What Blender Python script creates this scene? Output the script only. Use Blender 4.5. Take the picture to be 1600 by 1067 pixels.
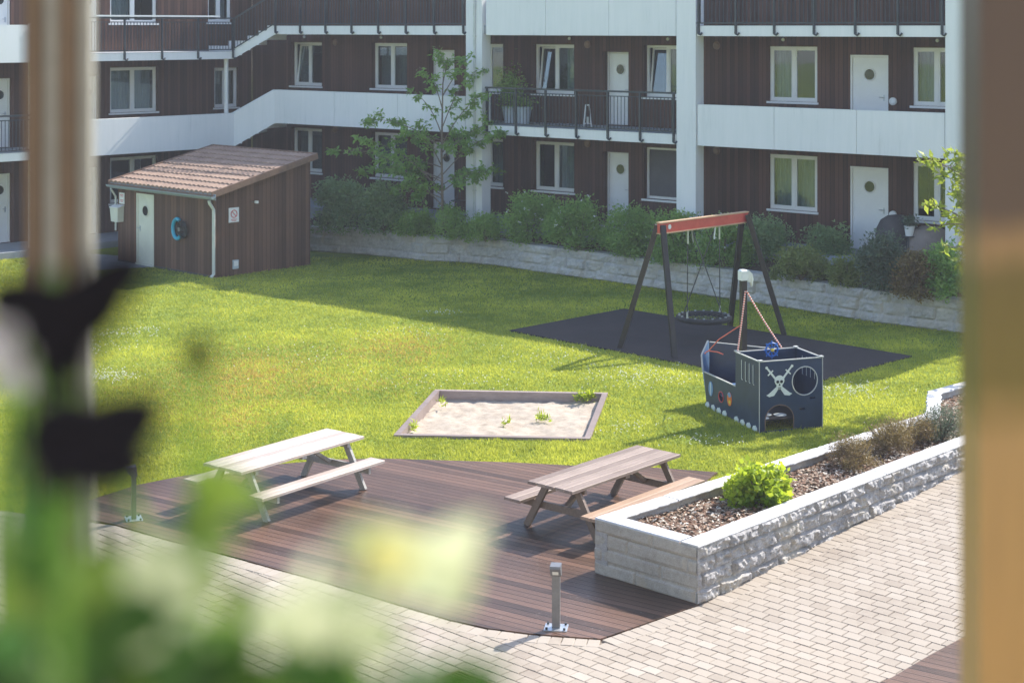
import bpy, math, random
import numpy as np
from mathutils import Vector, Matrix, noise as mnoise
from mathutils.geometry import delaunay_2d_cdt
random.seed(7); RNG = np.random.default_rng(7)
R = math.radians
scene = bpy.context.scene
for o in list(bpy.data.objects): bpy.data.objects.remove(o)

# ---------------------------------------------------------------- camera, sky, sun
F, CX, CY, H = 2520.0, 800.0, 42.0, 6.8      # focal (px), principal point (px), camera height
cam_d = bpy.data.cameras.new('camera'); cam = bpy.data.objects.new('camera', cam_d)
scene.collection.objects.link(cam); scene.camera = cam
cam.location = (0, 0, H); cam.rotation_euler = (R(90), 0, 0)
cam_d.sensor_width = 36; cam_d.lens = F/1600*36
cam_d.shift_y = -(533.5-CY)/1600
cam_d.clip_start = 0.05; cam_d.clip_end = 1000
cam_d.dof.use_dof = True; cam_d.dof.focus_distance = 27; cam_d.dof.aperture_fstop = 3.2

SUN_AZ = Vector((0.76, 0.65)).normalized(); SUN_EL = R(42)
S = Vector((SUN_AZ.x*math.cos(SUN_EL), SUN_AZ.y*math.cos(SUN_EL), math.sin(SUN_EL)))
sun_d = bpy.data.lights.new('sun', 'SUN'); sun = bpy.data.objects.new('sun', sun_d)
scene.collection.objects.link(sun)
sun_d.energy = 3.6; sun_d.angle = R(0.5); sun_d.color = (1, .94, .84)
sun.rotation_euler = S.to_track_quat('Z', 'Y').to_euler(); sun.location = (30, 30, 40)
w = bpy.data.worlds.new('World'); scene.world = w; w.use_nodes = True
nt = w.node_tree; bg = nt.nodes['Background']
sky = nt.nodes.new('ShaderNodeTexSky'); sky.sky_type = 'NISHITA'; sky.sun_disc = False
sky.sun_elevation = SUN_EL; sky.sun_rotation = math.atan2(SUN_AZ.x, SUN_AZ.y)
sky.air_density = 1.0; sky.dust_density = 1.2
nt.links.new(sky.outputs[0], bg.inputs[0]); bg.inputs[1].default_value = 0.15
scene.view_settings.view_transform = 'Standard'; scene.view_settings.look = 'None'
scene.view_settings.exposure = 1.22; scene.view_settings.gamma = 1
scene.render.resolution_x = 1024; scene.render.resolution_y = 682

def G(px, py, z=0.0):
    Y = (H-z)*F/(py-CY); return Vector(((px-CX)*Y/F, Y, z))
def P(px, py, Y):
    return Vector(((px-CX)*Y/F, Y, H-(py-CY)*Y/F))

# ---------------------------------------------------------------- materials
class NT:
    def __init__(s, name):
        s.m = bpy.data.materials.new(name); s.m.use_nodes = True
        s.t = s.m.node_tree; s.b = s.t.nodes['Principled BSDF']; s.out = s.t.nodes['Material Output']
        s.tc = s.t.nodes.new('ShaderNodeTexCoord')
    def n(s, kind, **kw):
        nd = s.t.nodes.new('ShaderNode'+kind)
        for k, v in kw.items():
            if k.startswith('i_'):
                nd.inputs[k[2:].replace('_', ' ')].default_value = v
            else: setattr(nd, k, v)
        return nd
    def l(s, a, b): s.t.links.new(a, b)
    def math(s, op, a, b=None, c=None):
        nd = s.t.nodes.new('ShaderNodeMath'); nd.operation = op
        for i, v in enumerate((a, b, c)):
            if v is None: continue
            if isinstance(v, (int, float)): nd.inputs[i].default_value = v
            else: s.l(v, nd.inputs[i])
        return nd.outputs[0]
    def noise(s, scale, detail=5, vec=None, rough=.6, dist=0):
        nd = s.n('TexNoise'); nd.inputs['Scale'].default_value = scale; nd.inputs['Detail'].default_value = detail
        nd.inputs['Roughness'].default_value = rough; nd.inputs['Distortion'].default_value = dist
        s.l(vec or s.tc.outputs['Object'], nd.inputs['Vector']); return nd.outputs['Fac']
    def mapping(s, scale=(1,1,1), rot=(0,0,0), src=None):
        nd = s.n('Mapping'); nd.inputs['Scale'].default_value = scale; nd.inputs['Rotation'].default_value = rot
        s.l(src or s.tc.outputs['Object'], nd.inputs['Vector']); return nd.outputs[0]
    def ramp(s, fac, stops):
        nd = s.n('ValToRGB'); cr = nd.color_ramp
        while len(cr.elements) < len(stops): cr.elements.new(.5)
        for e, (p, c) in zip(cr.elements, stops):
            e.position = p; e.color = (*c, 1)
        s.l(fac, nd.inputs[0]); return nd.outputs[0]
    def mix(s, fac, a, b, blend='MIX'):
        nd = s.n('Mix'); nd.data_type = 'RGBA'; nd.blend_type = blend
        if isinstance(fac, (int, float)): nd.inputs[0].default_value = fac
        else: s.l(fac, nd.inputs[0])
        for i, v in ((6, a), (7, b)):
            if isinstance(v, tuple): nd.inputs[i].default_value = (*v, 1)
            else: s.l(v, nd.inputs[i])
        return nd.outputs[2]
    def bump(s, h, strength=.4, dist=.01):
        nd = s.n('Bump'); nd.inputs['Strength'].default_value = strength; nd.inputs['Distance'].default_value = dist
        s.l(h, nd.inputs['Height']); s.l(nd.outputs[0], s.b.inputs['Normal'])
    def attr(s, name='tint'):
        nd = s.n('Attribute'); nd.attribute_name = name; return nd.outputs['Fac']
    def fin(s, col, rough=.6, spec=.5, metal=0):
        if isinstance(col, tuple): s.b.inputs['Base Color'].default_value = (*col, 1)
        else: s.l(col, s.b.inputs['Base Color'])
        if isinstance(rough, (int, float)): s.b.inputs['Roughness'].default_value = rough
        else: s.l(rough, s.b.inputs['Roughness'])
        s.b.inputs['Specular IOR Level'].default_value = spec; s.b.inputs['Metallic'].default_value = metal
        return s.m

def mat_simple(name, c1, c2=None, scale=6, rough=.6, bump=.15, spec=.5, metal=0, stretch=(1,1,1), dist=.005):
    k = NT(name); c2 = c2 or tuple(v*.75 for v in c1)
    f = k.noise(scale, 6, k.mapping(stretch))
    f2 = k.noise(scale*9, 3, k.mapping(stretch))
    fm = k.math('ADD', k.math('MULTIPLY', f, .7), k.math('MULTIPLY', f2, .3))
    col = k.ramp(fm, [(.35, c2), (.65, c1)])
    if bump: k.bump(fm, bump, dist)
    return k.fin(col, rough, spec, metal)

def mat_boards(name, c_lo, c_hi, width, use='xy', groove=.06, rough=.7, spec=.3, dirt=None, sub=0):
    k = NT(name); sp = k.n('SeparateXYZ'); k.l(k.tc.outputs['Object'], sp.inputs[0])
    c = k.math('ADD', sp.outputs[0], sp.outputs[1]) if use == 'xy' else sp.outputs[1] if use == 'y' else sp.outputs[0]
    c = k.math('DIVIDE', k.math('ADD', c, 500), width)
    idx = k.math('FLOOR', c); fr = k.math('FRACT', c)
    wn = k.n('TexWhiteNoise'); wn.noise_dimensions = '1D'; k.l(idx, wn.inputs['W'])
    stretch = (14, 14, .7) if use == 'xy' else (.7, 16, 1) if use == 'y' else (16, .7, 1)
    g = k.noise(2.2, 7, k.mapping(stretch), .65, .3)
    big = k.noise(.7, 4)
    v = k.math('ADD', k.math('MULTIPLY', wn.outputs['Value'], .34), k.math('ADD', k.math('MULTIPLY', g, .42), k.math('MULTIPLY', big, .3)))
    col = k.ramp(v, [(.25, c_lo), (.82, c_hi)])
    edge = k.math('LESS_THAN', fr, groove)
    col = k.mix(k.math('MULTIPLY', edge, .8), col, tuple(x*.18 for x in c_lo))
    h = k.math('MULTIPLY', k.math('SUBTRACT', 1, edge), 1.0)
    if sub:
        sf = k.math('FRACT', k.math('MULTIPLY', fr, sub)); se = k.math('LESS_THAN', sf, .28)
        h = k.math('SUBTRACT', h, k.math('MULTIPLY', se, .35)); col = k.mix(k.math('MULTIPLY', se, .25), col, tuple(x*.3 for x in c_lo))
    if dirt:
        d = k.noise(55, 3); d2 = k.noise(1.1, 5)
        dd = k.math('MULTIPLY', k.math('GREATER_THAN', d, .70), k.math('GREATER_THAN', d2, .47))
        col = k.mix(dd, col, dirt)
    k.bump(k.math('ADD', h, k.math('MULTIPLY', g, .35)), .8, .008)
    return k.fin(col, rough, spec)

def mat_leaf(name, lo, hi, trans=.45, rough=.45, spec=.4):
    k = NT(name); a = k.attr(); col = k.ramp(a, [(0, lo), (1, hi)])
    m = k.fin(col, rough, spec)
    tr = k.n('BsdfTranslucent'); k.l(k.mix(.35, col, tuple(min(1, x*1.6) for x in hi)), tr.inputs[0])
    mx = k.n('MixShader'); mx.inputs[0].default_value = trans
    k.l(k.b.outputs[0], mx.inputs[1]); k.l(tr.outputs[0], mx.inputs[2]); k.l(mx.outputs[0], k.out.inputs[0])
    return m

def mat_glass(name, refl=.12, tint=(.75, .82, .84)):
    k = NT(name); k.t.nodes.remove(k.b)
    tr = k.n('BsdfTransparent'); tr.inputs[0].default_value = (*tint, 1)
    gl = k.n('BsdfGlossy'); gl.inputs['Roughness'].default_value = .02
    nz = k.noise(.9, 2); bp = k.n('Bump'); bp.inputs['Strength'].default_value = .05; bp.inputs['Distance'].default_value = .02
    k.l(nz, bp.inputs['Height']); k.l(bp.outputs[0], gl.inputs['Normal'])
    lw = k.n('LayerWeight'); lw.inputs[0].default_value = .35
    f = k.math('MINIMUM', k.math('ADD', k.math('MULTIPLY', lw.outputs['Fresnel'], .5), refl*.55), .9)
    mx = k.n('MixShader'); k.l(f, mx.inputs[0]); k.l(tr.outputs[0], mx.inputs[1]); k.l(gl.outputs[0], mx.inputs[2])
    k.l(mx.outputs[0], k.out.inputs[0]); return k.m

M = {}
M['clad'] = mat_boards('stained_cladding', (.042, .021, .016), (.135, .062, .043), .125, 'xy', .10, .75)
M['shed_clad'] = mat_boards('shed_cladding', (.06, .032, .022), (.20, .105, .068), .14, 'xy', .09, .75)
def mk_white():
    k = NT('white_render'); st = k.noise(3.0, 6, k.mapping((3, 3, .22)), .7); b = k.noise(.6, 4); f = k.noise(30, 3)
    v = k.math('ADD', k.math('MULTIPLY', st, .6), k.math('MULTIPLY', b, .4))
    col = k.ramp(v, [(.30, (.64, .65, .65)), (.42, (.76, .77, .77)), (.6, (.81, .81, .81))]); k.bump(f, .15, .003); return k.fin(col, .8, .3)
M['white'] = mk_white()
M['whitepaint'] = mat_simple('white_paint', (.80, .80, .79), (.74, .74, .74), 3, .45, .03)
M['cream'] = mat_simple('cream_paint', (.74, .74, .64), (.66, .66, .58), 3, .5, .03)
M['dark'] = mat_simple('dark_metal', (.035, .045, .055), (.02, .027, .035), 10, .45, .05)
M['slabfloor'] = mat_simple('concrete_floor', (.36, .38, .41), (.26, .28, .31), 2, .85, .1)
M['glass'] = mat_glass('window_glass')
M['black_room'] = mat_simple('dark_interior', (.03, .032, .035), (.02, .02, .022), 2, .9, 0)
M['curtain'] = mat_simple('curtain_fabric', (.60, .60, .58), (.30, .31, .32), 2, .9, .1, .1, stretch=(8, 8, .5))
M['screen'] = mat_simple('grey_screen', (.13, .125, .135), (.10, .10, .11), 2, .8, 0, .2)
M['porthole'] = mat_simple('porthole_glass', (.03, .035, .035), (.02, .02, .02), 3, .08, 0, .8)
M['steel'] = mat_simple('galvanised_steel', (.55, .58, .62), (.42, .45, .50), 8, .35, .05, .5, .7)
M['grey_metal'] = mat_simple('grey_metal', (.22, .22, .23), (.17, .17, .18), 6, .4, .05, .5, .4)
M['lamp_glass'] = mat_simple('frosted_lens', (.75, .75, .72), (.6, .6, .58), 6, .3, 0)
M['tile'] = mat_simple('clay_tile', (.36, .245, .18), (.24, .155, .115), 2.3, .7, .2)
M['gutter'] = mat_simple('gutter_metal', (.30, .35, .40), (.24, .28, .33), 4, .5, .05)
M['trimwood'] = mat_simple('brown_trim', (.25, .15, .105), (.17, .10, .07), 6, .6, .1)
M['pipe'] = mat_simple('downpipe', (.62, .64, .60), (.5, .52, .5), 4, .5, .03)
M['turq'] = mat_simple('turquoise_plastic', (.03, .42, .62), (.02, .30, .47), 6, .35, 0)
M['rubber'] = mat_simple('black_rubber', (.03, .03, .033), (.02, .02, .022), 12, .7, .1)
M['red'] = mat_simple('red_paint', (.58, .08, .07), (.46, .05, .045), 5, .35, .05)
M['beamwood'] = mat_simple('pale_wood', (.55, .36, .22), (.42, .27, .16), 6, .6, .1, stretch=(1, 1, 4))
M['brownpole'] = mat_simple('brown_pole', (.030, .022, .021), (.018, .014, .014), 9, .5, .08)
M['navy'] = mat_simple('navy_panel', (.022, .045, .105), (.016, .03, .07), 5, .38, .03)
M['navyrim'] = mat_simple('grey_panel_edge', (.55, .55, .52), (.42, .43, .42), 9, .5, .03)
M['skyblue'] = mat_simple('light_blue_panel', (.20, .34, .58), (.14, .26, .48), 6, .35, .0)
M['blue'] = mat_simple('blue_plastic', (.02, .16, .55), (.015, .11, .42), 6, .3, 0)
M['orange'] = mat_simple('orange_print', (.85, .22, .04), (.7, .15, .03), 9, .4, 0)
M['yellow'] = mat_simple('yellow_print', (.85, .62, .08), (.7, .5, .06), 9, .4, 0)
M['printwhite'] = mat_simple('white_print', (.74, .78, .74), (.66, .70, .68), 9, .5, 0)
M['printblack'] = mat_simple('black_print', (.015, .02, .03), (.01, .012, .02), 9, .5, 0)
M['rope'] = mat_simple('red_white_rope', (.80, .22, .14), (.72, .14, .09), 5, .7, .1)
M['ropewhite'] = mat_simple('white_rope', (.85, .78, .72), (.7, .62, .58), 5, .7, .1)
M['signwhite'] = mat_simple('sign_plate', (.82, .80, .80), (.76, .74, .74), 6, .4, 0)
M['signred'] = mat_simple('sign_red', (.6, .08, .09), (.5, .06, .06), 6, .4, 0)
M['galv_rope'] = mat_simple('steel_rope', (.06, .06, .062), (.04, .04, .042), 20, .5, .05)
M['potgrey'] = mat_simple('glazed_grey_pot', (.50, .56, .62), (.42, .48, .54), 3, .5, .03)
M['cover'] = mat_simple('fabric_cover', (.10, .09, .095), (.06, .055, .06), 3, .8, .3)
M['covertan'] = mat_simple('tan_cover', (.30, .24, .21), (.21, .17, .15), 3, .8, .3)
M['beige_wall'] = mat_simple('beige_render', (.62, .55, .46), (.52, .46, .38), 1, .85, .1)
M['bark'] = mat_simple('bark', (.22, .17, .13), (.12, .09, .07), 14, .85, .4, stretch=(1, 1, .25))
M['soil'] = mat_simple('soil', (.10, .07, .05), (.05, .035, .025), 9, .95, .6, .2, dist=.02)

def mk_lawn():
    k = NT('lawn_ground'); a = k.noise(.35, 5); b = k.noise(22, 4); c = k.noise(1.7, 4)
    v = k.math('ADD', k.math('MULTIPLY', a, .45), k.math('ADD', k.math('MULTIPLY', b, .3), k.math('MULTIPLY', c, .25)))
    col = k.ramp(v, [(.32, (.10, .16, .02)), (.5, (.19, .25, .035)), (.66, (.30, .34, .055))])
    k.bump(k.math('ADD', b, c), .7, .03); return k.fin(col, .9, .15)
M['lawn'] = mk_lawn()
def mk_paver():
    k = NT('concrete_paver'); t = k.attr(); n1 = k.noise(60, 3); n2 = k.noise(.8, 4); n3 = k.noise(9, 4)
    v = k.math('ADD', k.math('MULTIPLY', t, .6), k.math('ADD', k.math('MULTIPLY', n1, .12), k.math('ADD', k.math('MULTIPLY', n2, .22), k.math('MULTIPLY', n3, .12))))
    st_ = k.noise(.55, 6, rough=.7); v = k.math('SUBTRACT', v, k.math('MULTIPLY', k.math('MAXIMUM', k.math('SUBTRACT', st_, .52), 0), 1.6))
    col = k.ramp(v, [(.18, (.27, .225, .185)), (.5, (.355, .305, .255)), (.8, (.40, .35, .30)), (.97, (.56, .53, .48))])
    k.bump(n1, .25, .003); return k.fin(col, .85, .25)
M['paver'] = mk_paver()
M['joint'] = mat_simple('joint_sand', (.24, .20, .16), (.15, .12, .095), 20, .95, .4)
M['deck'] = mat_boards('dark_decking', (.030, .017, .012), (.215, .120, .082), .125, 'y', .15, .40, .4, dirt=(.5, .46, .42), sub=3)
def mk_granite(name, lo, hi, yel=(.50, .45, .36)):
    k = NT(name); a = k.noise(70, 3, rough=.8); b = k.noise(2.2, 5); c = k.noise(14, 5)
    v = k.math('ADD', k.math('MULTIPLY', a, .45), k.math('ADD', k.math('MULTIPLY', b, .3), k.math('MULTIPLY', c, .25)))
    col = k.ramp(v, [(.33, lo), (.62, hi)])
    col = k.mix(k.math('MULTIPLY', k.math('GREATER_THAN', k.noise(1.3, 6), .56), .35), col, yel)
    k.bump(k.math('ADD', a, c), .5, .008); return k.fin(col, .8, .35)
M['granite'] = mk_granite('granite', (.17, .16, .16), (.44, .43, .43))
M['granite_cap'] = mk_granite('granite_cap', (.38, .38, .39), (.62, .62, .63), (.66, .64, .60))
M['granite_wall'] = mk_granite('pale_fieldstone', (.22, .215, .21), (.60, .585, .57), (.50, .45, .37))
M['granite_smooth'] = mk_granite('sawn_granite', (.23, .21, .185), (.46, .43, .39), (.38, .31, .22))
M['sand'] = mat_simple('play_sand', (.50, .43, .355), (.30, .25, .20), 4.5, .95, .6, .2, dist=.02)
def mk_chip():
    k = NT('bark_chip'); col = k.ramp(k.attr(), [(0, (.05, .022, .015)), (.45, (.20, .10, .06)), (.75, (.34, .24, .17)), (1, (.62, .56, .48))])
    return k.fin(col, .8, .3)
M['chip'] = mk_chip()
def mk_tablewood(name, lo, hi):
    k = NT(name); v = k.math('ADD', k.math('MULTIPLY', k.noise(3, 7, k.mapping((1, 14, 6)), .7, .4), .6), k.math('ADD', k.math('MULTIPLY', k.noise(1.6, 4), .25), k.math('MULTIPLY', k.attr(), .2)))
    col = k.ramp(v, [(.3, lo), (.7, hi)]); k.bump(v, .35, .004); return k.fin(col, .5, .45)
M['wood_pale'] = mk_tablewood('bleached_timber', (.30, .225, .19), (.58, .50, .45))
M['wood_grey'] = mk_tablewood('weathered_timber', (.15, .105, .085), (.36, .275, .23))
M['wood_tan'] = mk_tablewood('tan_timber', (.24, .15, .10), (.48, .33, .23))
M['wood_dark'] = mk_tablewood('frame_timber', (.12, .085, .065), (.26, .19, .15))
M['wood_greyleg'] = mk_tablewood('grey_frame_timber', (.22, .21, .20), (.42, .41, .39))
M['sandboard'] = mk_tablewood('sandbox_timber', (.16, .12, .11), (.36, .29, .27))
def mk_mat():
    k = NT('rubber_safety_mat'); n1 = k.noise(80, 3); n2 = k.noise(.5, 4)
    col = k.ramp(k.math('ADD', k.math('MULTIPLY', n1, .5), k.math('MULTIPLY', n2, .5)), [(.35, (.018, .016, .02)), (.7, (.055, .045, .048))])
    k.bump(n1, .4, .005); return k.fin(col, .85, .3)
M['mat'] = mk_mat()
M['grass'] = mat_leaf('grass_blades', (.085, .155, .014), (.56, .57, .08), .45, .5, .3)
M['grass_reflect'] = mat_leaf('reflect_blades', (.34, .23, .05), (.60, .42, .12), .4, .6, .2)  # orange blade colour that paints a window-glass reflection on the lawn
M['flower_white'] = mat_leaf('white_petals', (.7, .72, .66), (.9, .9, .85), .3)
M['leaf_tree'] = mat_leaf('tree_leaves', (.11, .23, .05), (.28, .44, .10), .45)
M['leaf_lit'] = mat_leaf('young_tree_leaves', (.12, .20, .02), (.40, .46, .06), .5)
M['leaf_lime'] = mat_leaf('lime_leaves', (.10, .22, .012), (.55, .62, .05), .5)
M['leaf_hedge'] = mat_leaf('hedge_leaves', (.11, .22, .05), (.36, .52, .14), .42)
M['leaf_feather'] = mat_leaf('feathery_leaves', (.12, .21, .09), (.33, .44, .20), .4)
M['leaf_yellow'] = mat_leaf('yellowgreen_leaves', (.13, .18, .05), (.34, .38, .12), .4)
M['leaf_rust'] = mat_leaf('russet_twigs', (.11, .055, .035), (.30, .24, .09), .3)
M['leaf_greyg'] = mat_leaf('greygreen_leaves', (.06, .09, .06), (.17, .22, .14), .3)
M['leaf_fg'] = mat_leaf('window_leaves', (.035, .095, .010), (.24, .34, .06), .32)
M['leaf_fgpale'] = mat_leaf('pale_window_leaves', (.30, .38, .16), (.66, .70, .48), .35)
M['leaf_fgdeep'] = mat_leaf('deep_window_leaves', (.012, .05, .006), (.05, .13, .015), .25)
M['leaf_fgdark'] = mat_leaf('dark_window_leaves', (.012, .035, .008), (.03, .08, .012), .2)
M['petal_yellow'] = mat_leaf('yellow_petals', (.62, .56, .14), (.80, .78, .38), .3)
M['petal_black'] = mat_simple('black_petals', (.008, .007, .012), (.005, .005, .008), 5, .8, 0, .15)
M['petal_lilac'] = mat_leaf('lilac_petals', (.28, .26, .30), (.42, .40, .43), .3)

# ---------------------------------------------------------------- mesh helpers
C = scene.collection
class MB:
    def __init__(s, T=None): s.v = []; s.f = []; s.T = T; s.t = []
    def add(s, vs, fs, tint=.5):
        o = len(s.v)
        for v in vs:
            v = Vector(v); s.v.append(s.T @ v if s.T is not None else v); s.t.append(tint)
        s.f += [tuple(i+o for i in f) for f in fs]; return s
    def box(s, x0, x1, y0, y1, z0, z1, tint=.5, c=0):
        if c:   # small chamfer on the top edges
            vs = [(x0,y0,z0),(x1,y0,z0),(x1,y1,z0),(x0,y1,z0),(x0,y0,z1-c),(x1,y0,z1-c),(x1,y1,z1-c),(x0,y1,z1-c),
                  (x0+c,y0+c,z1),(x1-c,y0+c,z1),(x1-c,y1-c,z1),(x0+c,y1-c,z1)]
            fs = [(3,2,1,0)]+[(i,(i+1)%4,4+(i+1)%4,4+i) for i in range(4)]+[(4+i,4+(i+1)%4,8+(i+1)%4,8+i) for i in range(4)]+[(8,9,10,11)]
            return s.add(vs, fs, tint)
        vs = [(x,y,z) for z in (z0,z1) for x,y in ((x0,y0),(x1,y0),(x1,y1),(x0,y1))]
        return s.add(vs, [(3,2,1,0),(4,5,6,7),(0,1,5,4),(1,2,6,5),(2,3,7,6),(3,0,4,7)], tint)
    def bar(s, a, b, w, h, up=(0,0,1), tint=.5):
        a, b = Vector(a), Vector(b); d = (b-a).normalized(); u = Vector(up)
        x = d.cross(u)
        if x.length < 1e-4: x = d.cross(Vector((0,1,0)))
        x.normalize(); z = x.cross(d)
        vs = [p+x*sx*w/2+z*sz*h/2 for p in (a,b) for sx,sz in ((-1,-1),(1,-1),(1,1),(-1,1))]
        return s.add(vs, [(3,2,1,0),(4,5,6,7),(0,1,5,4),(1,2,6,5),(2,3,7,6),(3,0,4,7)], tint)
    def tube(s, pts, rad, n=8, cap=True, tint=.5):
        pts = [Vector(p) for p in pts]; rs = rad if isinstance(rad, (list, tuple)) else [rad]*len(pts)
        vs = []; x = None
        for i, p in enumerate(pts):
            d = (pts[min(i+1, len(pts)-1)]-pts[max(i-1, 0)]).normalized()
            if x is None:
                x = d.orthogonal().normalized()
            else:
                x = (x-d*x.dot(d)); x = x.normalized() if x.length > 1e-6 else d.orthogonal().normalized()
            y = d.cross(x)
            vs += [p+(x*math.cos(2*math.pi*k/n)+y*math.sin(2*math.pi*k/n))*rs[i] for k in range(n)]
        fs = [(i*n+k, i*n+(k+1)%n, (i+1)*n+(k+1)%n, (i+1)*n+k) for i in range(len(pts)-1) for k in range(n)]
        if cap: fs += [tuple(range(n-1, -1, -1)), tuple((len(pts)-1)*n+k for k in range(n))]
        return s.add(vs, fs, tint)
    def lathe(s, prof, n=16, center=(0,0,0), tint=.5, squash=(1,1)):
        vs = []; c = Vector(center)
        for r, z in prof: vs += [c+Vector((r*math.cos(2*math.pi*k/n)*squash[0], r*math.sin(2*math.pi*k/n)*squash[1], z)) for k in range(n)]
        fs = [(i*n+k, i*n+(k+1)%n, (i+1)*n+(k+1)%n, (i+1)*n+k) for i in range(len(prof)-1) for k in range(n)]
        fs += [tuple(range(n-1, -1, -1)), tuple((len(prof)-1)*n+k for k in range(n))]
        return s.add(vs, fs, tint)
    def plate(s, outer, holes, Tf, tint=.5):
        """outer/holes: 2D loops; Tf(u, v, w) -> 3D, w in {0, 1} for the two faces"""
        pts = []; edges = []
        for L in [outer]+holes:
            o = len(pts); pts += [Vector(p) for p in L]; edges += [(o+i, o+(i+1) % len(L)) for i in range(len(L))]
        r = delaunay_2d_cdt(pts, edges, [], 0, 1e-6)
        V, Fc = r[0], r[2]
        def inside(p, L):
            c = False
            for i in range(len(L)):
                a, b = L[i], L[i-1]
                if (a[1] > p[1]) != (b[1] > p[1]) and p[0] < (b[0]-a[0])*(p[1]-a[1])/(b[1]-a[1])+a[0]: c = not c
            return c
        tris = []
        for f in Fc:
            cx = sum(V[i][0] for i in f)/len(f); cy = sum(V[i][1] for i in f)/len(f)
            if inside((cx, cy), outer) and not any(inside((cx, cy), h) for h in holes): tris.append(tuple(f))
        n = len(V)
        s.add([Tf(v[0], v[1], 0) for v in V]+[Tf(v[0], v[1], 1) for v in V], tris+[tuple(i+n for i in reversed(f)) for f in tris], tint)
        for L in [outer]+holes:
            m = len(L); s.add([Tf(p[0], p[1], 0) for p in L]+[Tf(p[0], p[1], 1) for p in L], [(i, (i+1) % m, m+(i+1) % m, m+i) for i in range(m)], tint)
        return s
    def build(s, name, mat, parent=None, smooth=False, loc=None, rz=0):
        me = bpy.data.meshes.new(name); me.from_pydata([tuple(v) for v in s.v], [], s.f)
        a = me.attributes.new('tint', 'FLOAT', 'POINT'); a.data.foreach_set('value', s.t)
        me.materials.append(mat)
        if smooth: me.shade_smooth()
        o = bpy.data.objects.new(name, me); C.objects.link(o)
        if parent: o.parent = parent
        if loc is not None: o.location = loc
        o.rotation_euler.z = rz
        return o

def tag(o, label, cat, group=None):
    o['label'] = label; o['category'] = cat
    if group: o['group'] = group
    return o
def structure(o): o['kind'] = 'structure'; return o
def thing(name, label, cat, loc=(0,0,0), rz=0, group=None):
    o = bpy.data.objects.new(name, None); C.objects.link(o); o.location = loc; o.rotation_euler.z = rz
    o.empty_display_size = .3
    return tag(o, label, cat, group)
def copy_tree(o, parent=None):
    c = o.copy(); C.objects.link(c); c.parent = parent
    for ch in [x for x in bpy.data.objects if x.parent == o]: copy_tree(ch, c)
    return c
def fast_mesh(name, verts, faces_n, mat, tint=None, parent=None):
    """verts (N*faces_n, 3), consecutive faces of faces_n verts"""
    me = bpy.data.meshes.new(name); nv = len(verts); nf = nv//faces_n
    me.vertices.add(nv); me.vertices.foreach_set('co', np.ascontiguousarray(verts, dtype=np.float32).ravel())
    me.loops.add(nv); me.loops.foreach_set('vertex_index', np.arange(nv, dtype=np.int32))
    me.polygons.add(nf); me.polygons.foreach_set('loop_start', np.arange(0, nv, faces_n, dtype=np.int32))
    me.update(calc_edges=True)
    if tint is not None:
        a = me.attributes.new('tint', 'FLOAT', 'POINT'); a.data.foreach_set('value', np.repeat(tint, faces_n).astype(np.float32))
    me.materials.append(mat); o = bpy.data.objects.new(name, me); C.objects.link(o)
    if parent: o.parent = parent
    return o
def leaf_verts(P_, size, aspect=.45, up=.3, jitter=.35, droop=0):
    """one kite-shaped leaf per point"""
    n = len(P_); d = RNG.normal(size=(n, 3)); d[:, 2] = d[:, 2]*.7+up-droop; d /= np.linalg.norm(d, axis=1)[:, None]
    q = RNG.normal(size=(n, 3)); x = np.cross(d, q); x /= np.linalg.norm(x, axis=1)[:, None]
    L = size*(1+jitter*RNG.uniform(-1, 1, n))[:, None]; nn = np.cross(x, d)
    a = P_; b = P_+d*L*.45+x*L*aspect*.5+nn*L*.08; c = P_+d*L; e = P_+d*L*.45-x*L*aspect*.5+nn*L*.08
    return np.stack([a, b, c, e], 1).reshape(-1, 3)
def in_poly(xy, poly):
    x, y = xy[:, 0], xy[:, 1]; c = np.zeros(len(xy), bool); n = len(poly)
    for i in range(n):
        x1, y1 = poly[i][0], poly[i][1]; x2, y2 = poly[i-1][0], poly[i-1][1]
        if y1 == y2: continue
        k = ((y1 > y) != (y2 > y)) & (x < (x2-x1)*(y-y1)/(y2-y1)+x1); c ^= k
    return c
def fbm2(x, y, s, seed=0.0):
    return np.array([mnoise.fractal(Vector((a*s+seed, b*s-seed, seed)), 1.0, 2.0, 4) for a, b in zip(x, y)])

# ---------------------------------------------------------------- ground
SB = [G(680,612), G(950,617), G(922,690), G(615,684)]         # sandbox outer corners TL TR BR BL
cen = sum((p.xy for p in SB), Vector((0, 0)))/4
inner = [cen+(p.xy-cen)*.975 for p in SB]
B = 220
outer = [(-B, B), (B, B), (B, -B+60), (-B, -B+60)]   # lawn sheet, inside the haze box
m = MB(); vs = [(x, y, 0) for x, y in outer]+[(p.x, p.y, 0) for p in inner]
m.add(vs, [(0,4,5,1)[::-1], (1,5,6,2)[::-1], (2,6,7,3)[::-1], (3,7,4,0)[::-1]])
structure(m.build('lawn', M['lawn']))

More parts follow.
